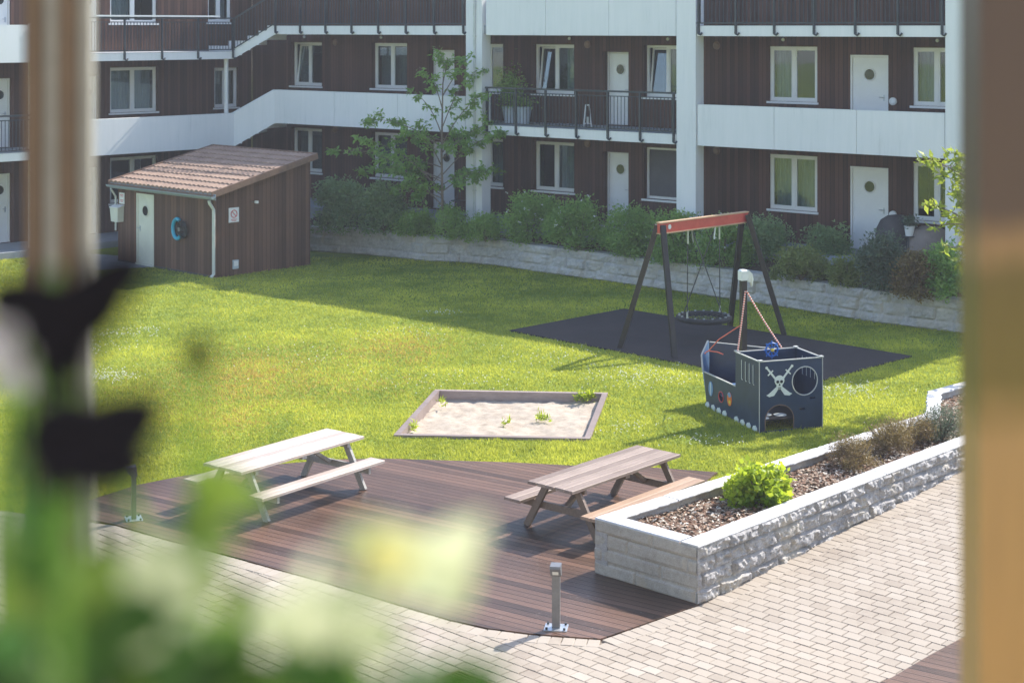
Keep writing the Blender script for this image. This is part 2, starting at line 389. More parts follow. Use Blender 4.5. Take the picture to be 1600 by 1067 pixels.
UV = Vector((-.724, .69)); VV = Vector((.69, .724))
PC = Vector((2.17, 18.88)); PL = Vector((1.03, 19.97))        # planter front corner, left corner
def pave_z(x, y):
    s = (x-PC.x)*VV.x+(y-PC.y)*VV.y
    return .05*max(0.0, s)
back_edge = [G(x, y) for x, y in ((1121,742),(1027,735),(885,731),(800,726.5),(700,723.5),(600,720.5),(520,722),(440,729),(360,738),(290,747),(215,762),(155,781))]
left_edge = [G(100, 800), G(120, 812)]
front_edge = [G(x, y) for x, y in ((180,824),(255,846),(337,867),(430,893),(500,912),(575,935),(640,955),(705,974),(763,987),(826,995),(880,999.5),(939,1003.5))]
deck_poly = [p.xy for p in back_edge+left_edge+front_edge]+[PC+VV*.02-UV*.02, PL.copy()]
DA = math.atan2(-.563, .827)                                   # board direction
mm = Matrix.Rotation(-DA, 2)
d = MB(); loc = [mm @ p for p in deck_poly]
d.add([(p.x, p.y, .045) for p in loc]+[(p.x, p.y, -.05) for p in loc], [tuple(range(len(loc)))]+[(i, i+len(loc), (i+1) % len(loc)+len(loc), (i+1) % len(loc)) for i in range(len(loc))])
o = structure(d.build('wooden_deck', M['deck'], rz=DA))
# second deck, lower right
d2 = [G(1393,1067,.1), G(1454,1031,.1), G(1515,998,.1), G(1640,930,.1)]
d2 = [d2[0]-Vector((.9, .75, 0))]+d2+[Vector((12, 19.5, 0)), Vector((12, 14.5, 0)), Vector((3.0, 14.5, 0))]
loc = [mm @ p.xy for p in d2]; d = MB()
d.add([(p.x, p.y, .16) for p in loc]+[(p.x, p.y, -.02) for p in loc], [tuple(range(len(loc)))[::-1]]+[(i, i+len(loc), (i+1) % len(loc)+len(loc), (i+1) % len(loc)) for i in range(len(loc))])
structure(d.build('wooden_deck', M['deck'], rz=DA))

# paving: joint bed + real pavers
def polyline_dist(x, y, pl):
    best = 9e9; P0 = Vector((x, y))
    for a, b in zip(pl[:-1], pl[1:]):
        ab = b-a; t = max(0, min(1, (P0-a).dot(ab)/ab.length_squared)); best = min(best, (P0-(a+ab*t)).length)
    return best
edge_pl = [p.xy for p in front_edge]+[PC-UV*.0]
wall_end = PC+VV*14
bed = MB(); nx, ny = 40, 26
def pb(u, v):  # u in 0..1 across x, v rows
    x = -11+u*25; y0 = 13.0; y1 = 0
    return x
# bed as grid clipped by simple rule: region in front of deck front edge / planter face
path = [Vector((-14, 24.5)), Vector((-8.5, 23.1))]+edge_pl+[wall_end]
NB = 24
vsb = []; fsb = []
fine = []
for a, b in zip(path[:-1], path[1:]):
    k = max(1, int((b-a).length/.5))
    fine += [a+(b-a)*i/k for i in range(k)]
fine.append(path[-1])
for p in fine:
    far = Vector((p.x*1.05+.3, 12.5))
    for j in range(NB+1):
        q = p+(far-p)*(j/NB); vsb.append((q.x, q.y, pave_z(q.x, q.y)+.012))
for i in range(len(fine)-1):
    for j in range(NB): a = i*(NB+1)+j; fsb.append((a, a+1, a+NB+2, a+NB+1))
bed.add(vsb, fsb); structure(bed.build('paving_bed', M['joint']))
deck_np = [(p.x, p.y) for p in deck_poly]
front_region = [(p.x, p.y) for p in fine]+[(16, 12.5), (-16, 12.5)]
pv = MB(); LU, LV = .212, .160
us = np.arange(-60, 110); 
cands = []
for r in range(-75, 90):
    for c_ in us:
        q = PC+UV*((c_+.5*(r % 2))*LU+.05)+VV*(r*LV+.07)
        if 15.6 < q.y < 27 and abs(q.x) < q.y*.36+.6: cands.append(q)
xy = np.array([(q.x, q.y) for q in cands]); ok = in_poly(xy, front_region)
d2n = [(p.x, p.y) for p in d2]; ok &= ~in_poly(xy, d2n)
bord = path[1:]
for q, k_ in zip(cands, ok):
    if not k_ or polyline_dist(q.x, q.y, bord) < .10: continue
    if abs(q.x+.52) < .38 and abs(q.y-16.75) < .42: pass
    g = .004; z = pave_z(q.x, q.y)+.03+random.uniform(-.0022, .0022); h = .03
    t = random.gauss(.5, .13); t = .92 if random.random() < .03 else t
    ang = random.gauss(0, .008); uu = (UV+VV*ang)*(LU/2-g); vv = (VV-UV*ang)*(LV/2-g); cc = .006
    base = [q-uu-vv, q+uu-vv, q+uu+vv, q-uu+vv]
    tops = [q+(b-q)*.94 for b in base]
    dz = [random.uniform(-.0012, .0012) for _ in range(4)]
    zz = [pave_z(b.x, b.y)-pave_z(q.x, q.y) for b in base]
    vs = [(b.x, b.y, z+zz[i]-h) for i, b in enumerate(base)]+[(b.x, b.y, z+zz[i]-cc+dz[i]) for i, b in enumerate(base)]+[(b.x, b.y, z+zz[i]+dz[i]) for i, b in enumerate(tops)]
    fs = [(4+i, i, (i+1) % 4, 4+(i+1) % 4) for i in range(4)]+[(8+i, 4+i, 4+(i+1) % 4, 8+(i+1) % 4) for i in range(4)]+[(11, 10, 9, 8)]
    pv.add(vs, fs, max(0, t))
# border course set square to the deck edge and the planter foot
acc = 0; pts = [bord[0]]
step = .146
tot = []; 
for a, b in zip(bord[:-1], bord[1:]):
    L = (b-a).length; n = max(1, round(L/step))
    for i in range(n):
        p0 = a+(b-a)*(i/n); p1 = a+(b-a)*((i+1)/n); dd = (b-a).normalized(); nn = Vector((dd.y, -dd.x))
        if nn.y > 0 and nn.x < 0: nn = -nn
        tot.append((p0, p1, nn, dd))
for p0, p1, nn, dd in tot:
    a = p0+nn*.012+dd*.004; b = p1+nn*.012-dd*.004; c_ = b+nn*.215; e = a+nn*.215
    z = pave_z(a.x, a.y)+.034+random.uniform(-.002, .002); t = random.gauss(.6, .13); ctr = (a+b+c_+e)/4
    base = [a, b, c_, e]; tops = [ctr+(p-ctr)*.94 for p in base]
    zz = [pave_z(p.x, p.y)-pave_z(a.x, a.y) for p in base]
    vs = [(p.x, p.y, z+zz[i]-.03) for i, p in enumerate(base)]+[(p.x, p.y, z+zz[i]-.006) for i, p in enumerate(base)]+[(p.x, p.y, z+zz[i]) for i, p in enumerate(tops)]
    pv.add(vs, [(4+i, i, (i+1) % 4, 4+(i+1) % 4) for i in range(4)]+[(8+i, 4+i, 4+(i+1) % 4, 8+(i+1) % 4) for i in range(4)]+[(8, 9, 10, 11)], t)
structure(pv.build('paving', M['paver']))

# rubber mat under the swing
MA = [G(795,518), G(975,484), G(1425,558)]; MA.append(MA[0]+MA[2]-MA[1])
m = MB(); m.add([(p.x, p.y, .004) for p in MA]+[(p.x, p.y, .03) for p in MA], [(0,1,2,3), (7,6,5,4)]+[(i, (i+1) % 4, 4+(i+1) % 4, 4+i) for i in range(4)])
structure(m.build('rubber_surface', M['mat']))
# path by the shed
pp = [G(60,404), G(150,398), G(213,403), G(246,412), G(240,418), G(130,425), G(40,425)]
m = MB(); m.add([(p.x, p.y, .02) for p in pp], [tuple(range(len(pp)))[::-1]]); structure(m.build('path', M['slabfloor']))

# ---------------------------------------------------------------- apartment building helpers
class Wing:
    def __init__(s, name, label, O, phi):
        s.O = Vector(O); s.phi = phi; s.e = Vector((math.cos(phi), math.sin(phi))); s.i = Vector((-math.sin(phi), math.cos(phi)))
        s.root = thing(name, label, 'building', (O[0], O[1], 0), phi)
    def s_(s, px, yo=0):
        k = (px-CX)/F; q = s.O+s.i*yo
        return (k*q.y-q.x)/(s.e.x-k*s.e.y)
    def z_(s, px, py, yo=0):
        t = s.s_(px, yo); Y = (s.O+s.e*t+s.i*yo).y
        return H-(py-CY)*Y/F

def wall_with_openings(mb, s0, s1, z0, z1, ops, th=.35, y=0):
    """vertical slices between openings; ops = (a, b, lo, hi)"""
    xs = sorted({s0, s1}|{v for o_ in ops for v in o_[:2] if s0 < v < s1})
    for a, b in zip(xs[:-1], xs[1:]):
        mid = (a+b)/2; hs = sorted([(o_[2], o_[3]) for o_ in ops if o_[0] <= mid <= o_[1]]); z = z0
        for lo, hi in hs:
            if lo > z+.001: mb.box(a, b, y, y+th, z, lo)
            z = hi
        if z < z1: mb.box(a, b, y, y+th, z, z1)

def make_window(root, a, b, lo, hi, rec, curtain=True, kind=0):
    fw = .07; y0 = rec; y1 = rec+.07
    f = MB()
    f.box(a, b, y0, y1, lo, lo+fw); f.box(a, b, y0, y1, hi-fw, hi)
    f.box(a, a+fw, y0, y1, lo+fw, hi-fw); f.box(b-fw, b, y0, y1, lo+fw, hi-fw)
    panes = []
    mid = (a+b)/2
    if kind != 2:
        f.box(mid-.045, mid+.045, y0-.004, y1, lo+fw, hi-fw)
        cells = [(a+fw, mid-.045), (mid+.045, b-fw)]
        if kind == 1 or kind == 0:
            for c0, c1 in cells:
                if kind == 1 and c0 == cells[0][0]: continue
                f.box(c0, c0+.035, y0+.008, y1-.01, lo+fw, hi-fw); f.box(c1-.035, c1, y0+.008, y1-.01, lo+fw, hi-fw)
                f.box(c0+.035, c1-.035, y0+.008, y1-.01, lo+fw, lo+fw+.035); f.box(c0+.035, c1-.035, y0+.008, y1-.01, hi-fw-.035, hi-fw)
    else: cells = [(a+fw, b-fw)]
    w_ = f.build('window', M['whitepaint'], root)
    p = MB()
    for i, (c0, c1) in enumerate(cells):
        if kind == 1 and i == 0: continue
        p.box(c0, c1, y0+.03, y0+.036, lo+fw, hi-fw)
    p.build('pane', M['glass'] if kind != 2 else M['screen'], w_)
    if kind == 1:   # left sash tilted inward at the top
        c0, c1 = cells[0]; zz0, zz1 = lo+fw, hi-fw; T = Matrix.Translation((0, y0+.04, zz0)) @ Matrix.Rotation(-R(7), 4, 'X') @ Matrix.Translation((0, 0, -zz0))
        q = MB(T); q.box(c0, c0+.05, 0, .05, zz0, zz1); q.box(c1-.05, c1, 0, .05, zz0, zz1); q.box(c0+.05, c1-.05, 0, .05, zz0, zz0+.05); q.box(c0+.05, c1-.05, 0, .05, zz1-.05, zz1)
        sash = q.build('sash', M['whitepaint'], w_)
        q = MB(T); q.box(c0+.05, c1-.05, .02, .026, zz0+.05, zz1-.05); q.build('pane', M['glass'], w_)
    sl = MB(); sl.box(a-.06, b+.04, -.05, y0-.002, lo-.06, lo-.005); sl.build('sill', M['whitepaint'], w_)
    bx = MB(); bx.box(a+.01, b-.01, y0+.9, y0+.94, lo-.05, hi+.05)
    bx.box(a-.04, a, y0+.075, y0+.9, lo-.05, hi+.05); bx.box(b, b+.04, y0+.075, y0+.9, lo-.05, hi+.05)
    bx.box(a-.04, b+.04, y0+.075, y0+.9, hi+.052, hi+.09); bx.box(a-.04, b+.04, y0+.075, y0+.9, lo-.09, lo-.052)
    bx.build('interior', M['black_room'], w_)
    if curtain and kind != 2 and random.random() < .8:
        cu = MB(); wv = b-a-2*fw
        m_ = random.random(); spans = [(a+fw, a+fw+wv*random.uniform(.3, .55))] if m_ < .35 else [(b-fw-wv*random.uniform(.3, .6), b-fw)] if m_ < .65 else [(a+fw, b-fw)]
        for c0, c1 in spans:
            n = max(6, int((c1-c0)/.03)); vs = []
            for i in range(n+1):
                x = c0+(c1-c0)*i/n; y = y0+.22+.025*math.sin(i*1.9+random.random()*.4)
                vs += [(x, y, lo+.05), (x, y, hi-.05)]
            cu.add(vs, [(2*i, 2*i+2, 2*i+3, 2*i+1) for i in range(n)])
        cu.build('curtain', M['curtain'], w_)
    return w_

def make_door(root, a, b, lo, hi, rec, mat=None, hx=None):
    d_ = MB(); mt = mat or M['whitepaint']; fw = .055
    d_.box(a, a+fw, rec-.03, rec+.06, lo, hi); d_.box(b-fw, b, rec-.03, rec+.06, lo, hi); d_.box(a+fw, b-fw, rec-.03, rec+.06, hi-fw, hi)
    d_.box(a+fw+.006, b-fw-.006, rec, rec+.045, lo+.02, hi-fw-.006)
    d_.box(a-.02, b+.02, rec-.06, rec+.06, lo-.03, lo+.015)
    do = d_.build('door', mt, root)
    cx = (a+b)/2; cz = lo+(hi-lo)*.76; r = .135
    q = MB(Matrix.Translation((cx, rec-.012, cz)) @ Matrix.Rotation(R(90), 4, 'X')); q.lathe([(r, -.004), (r, .006)], 20); q.build('porthole', M['porthole'], do)
    rg = MB(); n = 24
    ring = [(cx+(r+.02)*math.cos(2*math.pi*i/n), rec-.014, cz+(r+.02)*math.sin(2*math.pi*i/n)) for i in range(n+1)]
    rg.tube(ring, .018, 6, False); rg.build('porthole_rim', mt, do)
    hnd = MB(); x = b-.14 if hx is None else hx
    hnd.tube([(x, rec, lo+1.02), (x, rec-.06, lo+1.02), (x-.11, rec-.06, lo+1.02)], .011, 6); hnd.box(x-.02, x+.02, rec-.012, rec, lo+.92, lo+1.08)
    hnd.build('handle', M['steel'], do); return do

def make_railing(root, s0, s1, y, zf, posts, h=1.08, zb=-.22):
    r = MB()
    r.bar((s0, y, zf+h), (s1, y, zf+h), .045, .05)
    r.bar((s0, y, zf+.06), (s1, y, zf+.06), .03, .035); r.bar((s0, y, zf+h-.13), (s1, y, zf+h-.13), .02, .025)
    for p in posts:
        r.box(p-.025, p+.025, y-.03, y+.03, zf+zb, zf+h)
        r.tube([(p, y-.005, zf+zb+.05), (p+.02, y-.03, zf+zb), (p+.07, y-.03, zf+zb-.03), (p+.11, y, zf+zb+.03)], .028, 6)
    n = int((s1-s0)/.115)
    for i in range(1, n):
        x = s0+(s1-s0)*i/n; r.box(x-.008, x+.008, y-.008, y+.008, zf+.06, zf+h-.12)
    return r.build('railing', M['dark'], root)

def vent(root, s, z, small=False):
    q = MB(Matrix.Translation((s, -.002, z)) @ Matrix.Rotation(R(90), 4, 'X'))
    r = .045 if small else .10
    q.lathe([(r, 0), (r, .03), (r*.7, .05)], 16)
    if not small: q.lathe([(r*1.15, 0), (r*1.15, .015)], 16)
    q.build('wall_lamp' if small else 'air_vent', M['whitepaint'] if small else M['trimwood'], root)

# ---------------------------------------------------------------- wing A (right, long facade)
PHA = math.atan2(-.62, .785)
A = Wing('apartment_building', 'long three-storey block with red-brown boarding and white balcony parapets behind the stone wall', (2.91, 46.4), PHA)
F1, F2, F3, TOP = 1.07, 3.95, 6.83, 9.50
FY = -1.85
cols = {'w1': (455, 503), 'w2': (581, 636), 'd1': (670, 710), 'w3': (735, 786), 'w4': (833, 897), 'd2': (942, 982), 'w5': (1006, 1072), 'w6': (1202, 1277), 'd3': (1328, 1388), 'w7': (1426, 1500)}
sA0 = -15.17; sA1 = A.s_(1750)
ops = []
for lev, zf in enumerate((F1, F2, F3)):
    for kname, (a, b) in cols.items():
        a_, b_ = A.s_(a), A.s_(b)
        if kname[0] == 'w': ops.append((a_, b_, zf+.86, zf+2.32))
        elif lev < 2: ops.append((a_, b_, zf+.02, zf+2.12))
SHADOW_PROF = [(sA0, 9.0), (-2.5, 8.95), (6.1, 9.42), (11.3, 10.05), (sA1, 10.05)]  # unseen roofline, slanted to set where its shadow edge falls
wl = MB(); wall_with_openings(wl, sA0, sA1, .5, 7.68, [o_ for o_ in ops if o_[2] < 7], .3)
def slab_prof(mb, y0, y1, zlo, d0, d1, ops=None):
    for (a, za), (b, zb) in zip(SHADOW_PROF[:-1], SHADOW_PROF[1:]):
        l0, l1 = (zlo, zlo) if zlo is not None else (za+d0, zb+d0)
        mb.add([(a,y0,l0),(b,y0,l1),(b,y1,l1),(a,y1,l0),(a,y0,za+d1),(b,y0,zb+d1),(b,y1,zb+d1),(a,y1,za+d1)], [(3,2,1,0),(4,5,6,7),(0,1,5,4),(1,2,6,5),(2,3,7,6),(3,0,4,7)])
slab_prof(wl, 0, .3, 7.68, 0, 0); wl.build('wall', M['clad'], A.root)
back = MB(); slab_prof(back, 1.6, 9, 0, 0, 0); back.build('rear_volume', M['beige_wall'], A.root)
rf = MB(); slab_prof(rf, -.06, 9.3, None, .002, .12); rf.build('roof', M['white'], A.root)
for lev, zf in enumerate((F1, F2)):
    for kname, (a, b) in cols.items():
        a_, b_ = A.s_(a), A.s_(b)
        if kname[0] == 'w':
            kind = 0
            if kname == 'w1' and lev == 1: kind = 1
            if kname in ('w4', 'w5', 'w3') and lev == 1: kind = 1
            if kname == 'w5' and lev == 0: kind = 2
            rec = .06 if kname in ('w6', 'w7') else .16
            make_window(A.root, a_, b_, zf+.86, zf+2.32, rec, True, kind)
        elif lev < 2: make_door(A.root, a_, b_, zf+.02, zf+2.12, .05 if kname == 'd3' else .26)
# floor plates and ground terrace
fs0 = A.s_(430, FY)
st_x = [(fs0, A.s_(728, FY)), (A.s_(760, FY), A.s_(1057, FY)), (A.s_(1090, FY), A.s_(1477, FY)), (A.s_(1520, FY), sA1)]
for zf in (F2, F3):
    sl = MB(); sl.box(fs0, sA1, FY+.04, -.002, zf-.24, zf-.002); sl.build('balcony_floor', M['slabfloor'], A.root)
    for i, (a, b) in enumerate(st_x):
        rail = (i % 2 == 1) if zf == F2 else (i % 2 == 0)
        fa = MB()
        if rail: fa.box(a, b, FY-.02, FY+.038, zf-.28, zf-.01)
        else: 
            fa.box(a, b, FY, FY+.12, zf-.28, zf+.80); npn = max(1, round((b-a)/2.6))
            for j in range(npn): fa.box(a+(b-a)*j/npn+.008, a+(b-a)*(j+1)/npn-.008, FY-.022, FY-.0005, zf-.278, zf+.802)
        fa.build('slab_edge' if rail else 'parapet', M['white'], A.root)
        if rail:
            n = max(2, round((b-a)/1.15)); make_railing(A.root, a, b, FY-.05, zf, [a+.06+(b-a-.12)*j/n for j in range(n+1)])
    if zf == F3:
        pass
tr = MB(); tr.box(sA0+1.5, sA1, FY-.15, -.002, .2, F1-.002); tr.build('terrace', M['slabfloor'], A.root)
for (a, b) in ((728, 753), (1057, 1087), (1477, 1512)):
    a_, b_ = A.s_(a, FY-.06), A.s_(b, FY-.06)
    c_ = MB(); c_.box(a_, b_, FY-.06, FY+.34, .3, F3+.86); c_.build('column', M['white'], A.root)
pa = A.s_(741, FY-.1); dp = MB(); dp.tube([(pa, FY-.1, .9), (pa, FY-.1, F3+.86)], .035, 8)
for z in (2.0, 3.4, 4.9, 6.5): dp.box(pa-.05, pa+.05, FY-.12, FY-.06, z, z+.04)
dp.build('downpipe', M['pipe'], A.root)
for zf in (F1, F2):
    for px in (524, 918, 1120): vent(A.root, A.s_(px), zf+2.33)
    for px in (476, 596, 890, 1044, 1224, 1465): vent(A.root, A.s_(px), zf+2.5, True)
    for px, dz in ((1396, .95), (715, .95)):
        q = MB(Matrix.Translation((A.s_(px), -.002, zf+dz)) @ Matrix.Rotation(R(90), 4, 'X')); q.lathe([(.10, 0), (.10, .05), (.05, .08)], 14); q.build('wall_lamp', M['whitepaint'], A.root)

# ---------------------------------------------------------------- wing B (left, lower by a few steps)
PHB = math.atan2(.714, .70)
Bw = Wing('apartment_building', 'angled left wing of brown boarding with outdoor stairs, behind the tiled shed', (-14.2, 50.5), PHB)
G1, G2, G3 = .20, 3.10, 5.99
bw = {'w1': (172, 246, 'w'), 'd1': (126, 152, 'd'), 'd0': (-14, 17, 'd'), 'w2': (-92, -30, 'w')}
ops = []
for lev, zf in enumerate((G1, G2, G3)):
    for kname, (a, b, t) in bw.items():
        a_, b_ = Bw.s_(a), Bw.s_(b)
        ops.append((a_, b_, zf+.92, zf+2.38) if t == 'w' else (a_, b_, zf+.02, zf+2.12))
sB0, sB1 = Bw.s_(-170), 7.43
ops.append((Bw.s_(335), Bw.s_(372), G2+.95, G2+2.3)); ops.append((Bw.s_(325), Bw.s_(362), G3+.95, G3+2.3))
wl = MB(); wall_with_openings(wl, sB0, sB1, -.02, TOP-.302, ops, .3); wl.build('wall', M['clad'], Bw.root)
back = MB(); back.box(sB0, sB1-.1, 1.6, 9, -.02, TOP-.302); back.build('rear_volume', M['beige_wall'], Bw.root)
rf = MB(); rf.box(sB0, sB1-.1, -.06, 9.3, TOP-.3, TOP-.18); rf.build('roof', M['white'], Bw.root)
for lev, zf in enumerate((G1, G2, G3)):
    for kname, (a, b, t) in bw.items():
        a_, b_ = Bw.s_(a), Bw.s_(b)
        if t == 'w': make_window(Bw.root, a_, b_, zf+.92, zf+2.38, .1)
        else: make_door(Bw.root, a_, b_, zf+.02, zf+2.12, .1)
make_window(Bw.root, Bw.s_(335), Bw.s_(372), G2+.95, G2+2.3, .1); make_window(Bw.root, Bw.s_(325), Bw.s_(362), G3+.95, G3+2.3, .1)
bE = Bw.s_(365, FY); bC = Bw.s_(52, FY)
tr = MB(); tr.box(sB0, bE, FY-.1, -.002, -.03, G1-.002); tr.build('terrace', M['slabfloor'], Bw.root)
for zf in (G2, G3):
    sl = MB(); sl.box(sB0, bE, FY+.04, -.002, zf-.22, zf-.002); sl.build('balcony_floor', M['slabfloor'], Bw.root)
    for i, (a, b) in enumerate(((bC+.3, bE), (sB0, bC))):
        rail = (zf == G3) if i == 0 else (zf == G2)
        fa = MB(); fa.box(a, b, FY-.02, FY+(.038 if rail else .12), zf-.25, zf-.01 if rail else zf+.86)
        fa.build('slab_edge' if rail else 'parapet', M['white'], Bw.root)
        if rail:
            n = max(2, round((b-a)/1.45)); make_railing(Bw.root, a, b, FY-.05, zf, [a+.06+(b-a-.12)*j/n for j in range(n+1)])
c_ = MB(); c_.box(bC, bC+.3, FY-.06, FY+.3, -.02, G3+.9); c_.build('column', M['white'], Bw.root)
for px, z0, z1 in ((352, G2, G3-.25), (352, G1, G2-.25)):
    s = Bw.s_(px, FY+.3); q = MB(); q.tube([(s, FY+.25, z0), (s, FY+.25, z1)], .075, 10); q.build('post', M['whitepaint'], Bw.root)
# white rail above the third-floor balcony
q = MB(); q.bar((Bw.s_(150, FY-.1), FY-.1, G3+1.14), (Bw.s_(343, FY-.1), FY-.1, G3+1.14), .07, .05); q.build('handrail', M['whitepaint'], Bw.root)
# stairs joining the wings (world coordinates, converted to the wing frame)
inv = (Matrix.Translation((Bw.O.x, Bw.O.y, 0)) @ Matrix.Rotation(PHB, 4, 'Z')).inverted()
pB = Bw.O+Bw.e*bE+Bw.i*FY; pA = A.O+A.e*fs0+A.i*FY
pB2 = Bw.O+Bw.e*bE+Bw.i*(FY+1.4); pA2 = A.O+A.e*(fs0)+A.i*(FY+1.4)
for zb, za, rail in ((G2, F2, False), (G3, F3, True)):
    q = MB(inv); ins = (pB2-pB).normalized()*.12
    lo0, lo1 = zb-.25, za-.28; hi0, hi1 = (zb+.86, za+.80) if not rail else (zb-.02, za-.02)
    a0, a1 = pB, pA; b0, b1 = pB+ins, pA+ins
    q.add([(a0.x,a0.y,lo0),(a1.x,a1.y,lo1),(a1.x,a1.y,hi1),(a0.x,a0.y,hi0),(b0.x,b0.y,lo0),(b1.x,b1.y,lo1),(b1.x,b1.y,hi1),(b0.x,b0.y,hi0)],
          [(0,1,2,3),(7,6,5,4),(3,2,6,7),(0,4,5,1),(0,3,7,4),(1,5,6,2)])
    n = 5
    for i in range(n):
        t0, t1 = i/n, (i+1)/n; z1 = zb+(za-zb)*t1; z0 = z1-.30
        c = [pB.lerp(pA, t0)-ins*.08, pB.lerp(pA, t1)-ins*.08, pB2.lerp(pA2, t1), pB2.lerp(pA2, t0)]
        q.add([(p.x, p.y, z0) for p in c]+[(p.x, p.y, z1) for p in c], [(3,2,1,0),(4,5,6,7),(0,1,5,4),(1,2,6,5),(2,3,7,6),(3,0,4,7)])
    q.build('staircase', M['white'], Bw.root)
    if rail:
        r = MB(inv); ou = -ins*.4
        P3 = lambda t, z: (pB.lerp(pA, t).x+ou.x, pB.lerp(pA, t).y+ou.y, zb+(za-zb)*t+z)
        r.bar(P3(0, 1.08), P3(1, 1.08), .045, .05); r.bar(P3(0, .1), P3(1, .1), .03, .03)
        for j in range(15): r.bar(P3(j/14, .1), P3(j/14, 1.06), .016 if 0 < j < 14 else .05, .016 if 0 < j < 14 else .05)
        r.build('railing', M['dark'], Bw.root)

# ---------------------------------------------------------------- block behind the camera (seen only in reflections)
t = thing('apartment_building', 'beige rendered block on the viewer side of the courtyard', 'building', (0, -1.6, 0))
q = MB(); q.box(-26, 26, -8, 0, 0, 12.5); q.build('wall', M['beige_wall'], t)
for i in range(-6, 7):
    if i == 0: continue
    for z in (1.2, 4.1, 7.0, 9.9):
        q = MB(); q.box(i*3.8-.8, i*3.8+.8, .003, .05, z, z+1.5); f_ = q.build('window', M['whitepaint'], t)
        q = MB(); q.box(i*3.8-.7, i*3.8+.7, .053, .06, z+.1, z+1.4); q.build('pane', M['porthole'], f_)

# ---------------------------------------------------------------- shed
sc = G(335, 435); SD = Vector((.73, -.682)); SA = math.atan2(SD.y, SD.x)     # local x toward the corner, y inward
shed = thing('garden_shed', 'brown boarded shed with tiled lean-to roof on the far side of the lawn', 'shed', (sc.x, sc.y, 0), SA)
LX, LY = 4.62, 3.35; zE, zR = 2.28, 3.05
q = MB()
dx0, dx1 = -3.68, -2.82
def zroof(y): return zE+(zR-zE)*y/LY
wall_with_openings(q, -LX, 0, 0, zE, [(dx0, dx1, .05, 2.05)], .08)
for x0 in (-LX, -.08):
    q.add([(x0,.08,0),(x0+.08,.08,0),(x0+.08,LY,0),(x0,LY,0),(x0,.08,zroof(.08)),(x0+.08,.08,zroof(.08)),(x0+.08,LY,zR),(x0,LY,zR)],
          [(3,2,1,0),(4,5,6,7),(0,1,5,4),(1,2,6,5),(2,3,7,6),(3,0,4,7)])
q.box(-LX+.08, -.08, LY-.08, LY, 0, zR); q.build('wall', M['shed_clad'], shed)
# tiled roof: courses of curved tiles
rt = MB(); ov = .17; nC = 10; y0r, y1r = -ov, LY+.12; tw = .205; nT = int((LX+2*ov)/tw)
for c_ in range(nC):
    ya, yb = y0r+(y1r-y0r)*c_/nC, y0r+(y1r-y0r)*(c_+1)/nC+.03
    for k_ in range(nT):
        x0 = -LX-ov+k_*tw; seg = 6; vs = []; dz = random.uniform(-.004, .004); tn = random.random()
        for j in range(seg+1):
            x = x0+tw*j/seg; hgt = .038*max(0, math.sin(math.pi*j/seg*1.0))**.8 if j <= seg else 0
            vs += [(x, ya, zroof(ya)+.05+hgt+.035+dz), (x, yb, zroof(yb)+.05+hgt+dz), (x, ya, zroof(ya)+.05+hgt-.02+dz)]
        fs = []
        for j in range(seg): a = 3*j; fs += [(a, a+3, a+4, a+1), (a+2, a+5, a+3, a)]
        rt.add(vs, fs, tn)
rt.build('roof', M['tile'], shed)
q = MB(); q.add([(-LX-ov,-ov,zroof(-ov)-.03),(ov*.8,-ov,zroof(-ov)-.03),(ov*.8,LY+.1,zroof(LY+.1)-.03),(-LX-ov,LY+.1,zroof(LY+.1)-.03)]+[(-LX-ov,-ov,zroof(-ov)+.03),(ov*.8,-ov,zroof(-ov)+.03),(ov*.8,LY+.1,zroof(LY+.1)+.03),(-LX-ov,LY+.1,zroof(LY+.1)+.03)],
             [(3,2,1,0),(4,5,6,7),(0,1,5,4),(1,2,6,5),(2,3,7,6),(3,0,4,7)]); q.build('roof_deck', M['trimwood'], shed)
q = MB()
for x in (-LX-ov-.03, -LX-ov+nT*tw+.0):
    q.bar((x+.02, -ov-.02, zroof(-ov)+.03), (x+.02, LY+.14, zroof(LY+.14)+.03), .05, .17)
q.bar((-LX-ov, LY+.14, zroof(LY+.14)+.03), (-LX-ov+nT*tw, LY+.14, zroof(LY+.14)+.03), .04, .17); q.build('barge_board', M['trimwood'], shed)
q = MB(); n = 7; gx0, gx1 = -LX-ov-.02, .26
prof = [(-ov-.06+.065*math.cos(math.pi+math.pi*i/n), zroof(-ov)-.0+.075*math.sin(math.pi+math.pi*i/n)) for i in range(n+1)]
q.add([(x, y, z) for x in (gx0, gx1) for y, z in prof], [(i, i+1, n+2+i, n+1+i) for i in range(n)]+[tuple(range(n+1))[::-1], tuple(range(n+1, 2*n+2))])
q.box(gx0, gx1, -ov+.012, -ov+.03, zroof(-ov)-.11, zroof(-ov)+.05); q.build('gutter', M['gutter'], shed)
for nm, x in (('downpipe', .06), ('downpipe', -LX-.04)):
    q = MB(); q.tube([(x, -ov-.05, zE-.16), (x, -ov-.03, zE-.24), (x, -.07, zE-.42), (x, -.07, .12), (x, -.16, .05)] if x > 0 else [(x, -ov-.05, zE-.16), (x, -.05, zE-.4), (x, -.05, .9)], .045 if x > 0 else .03, 10); q.build(nm, M['pipe'], shed)
make_door(shed, dx0, dx1, .05, 2.05, .02, M['cream'], hx=dx0+.16)
q = MB(); q.box(-LX+.0, 0, -.012, .0, -.02, .06); q.build('base_strip', M['dark'], shed)
def shed_pt(px, py, side=False):
    """local point on the door wall (y=0) or the right wall (x=0)"""
    k = (px-CX)/F; e = SD; i = Vector((-SD.y, SD.x))
    if not side: t = (k*sc.y-sc.x)/(e.x-k*e.y); Y = sc.y+e.y*t
    else: t = (k*sc.y-sc.x)/(i.x-k*i.y); Y = sc.y+i.y*t
    return t, H-(py-CY)*Y/F
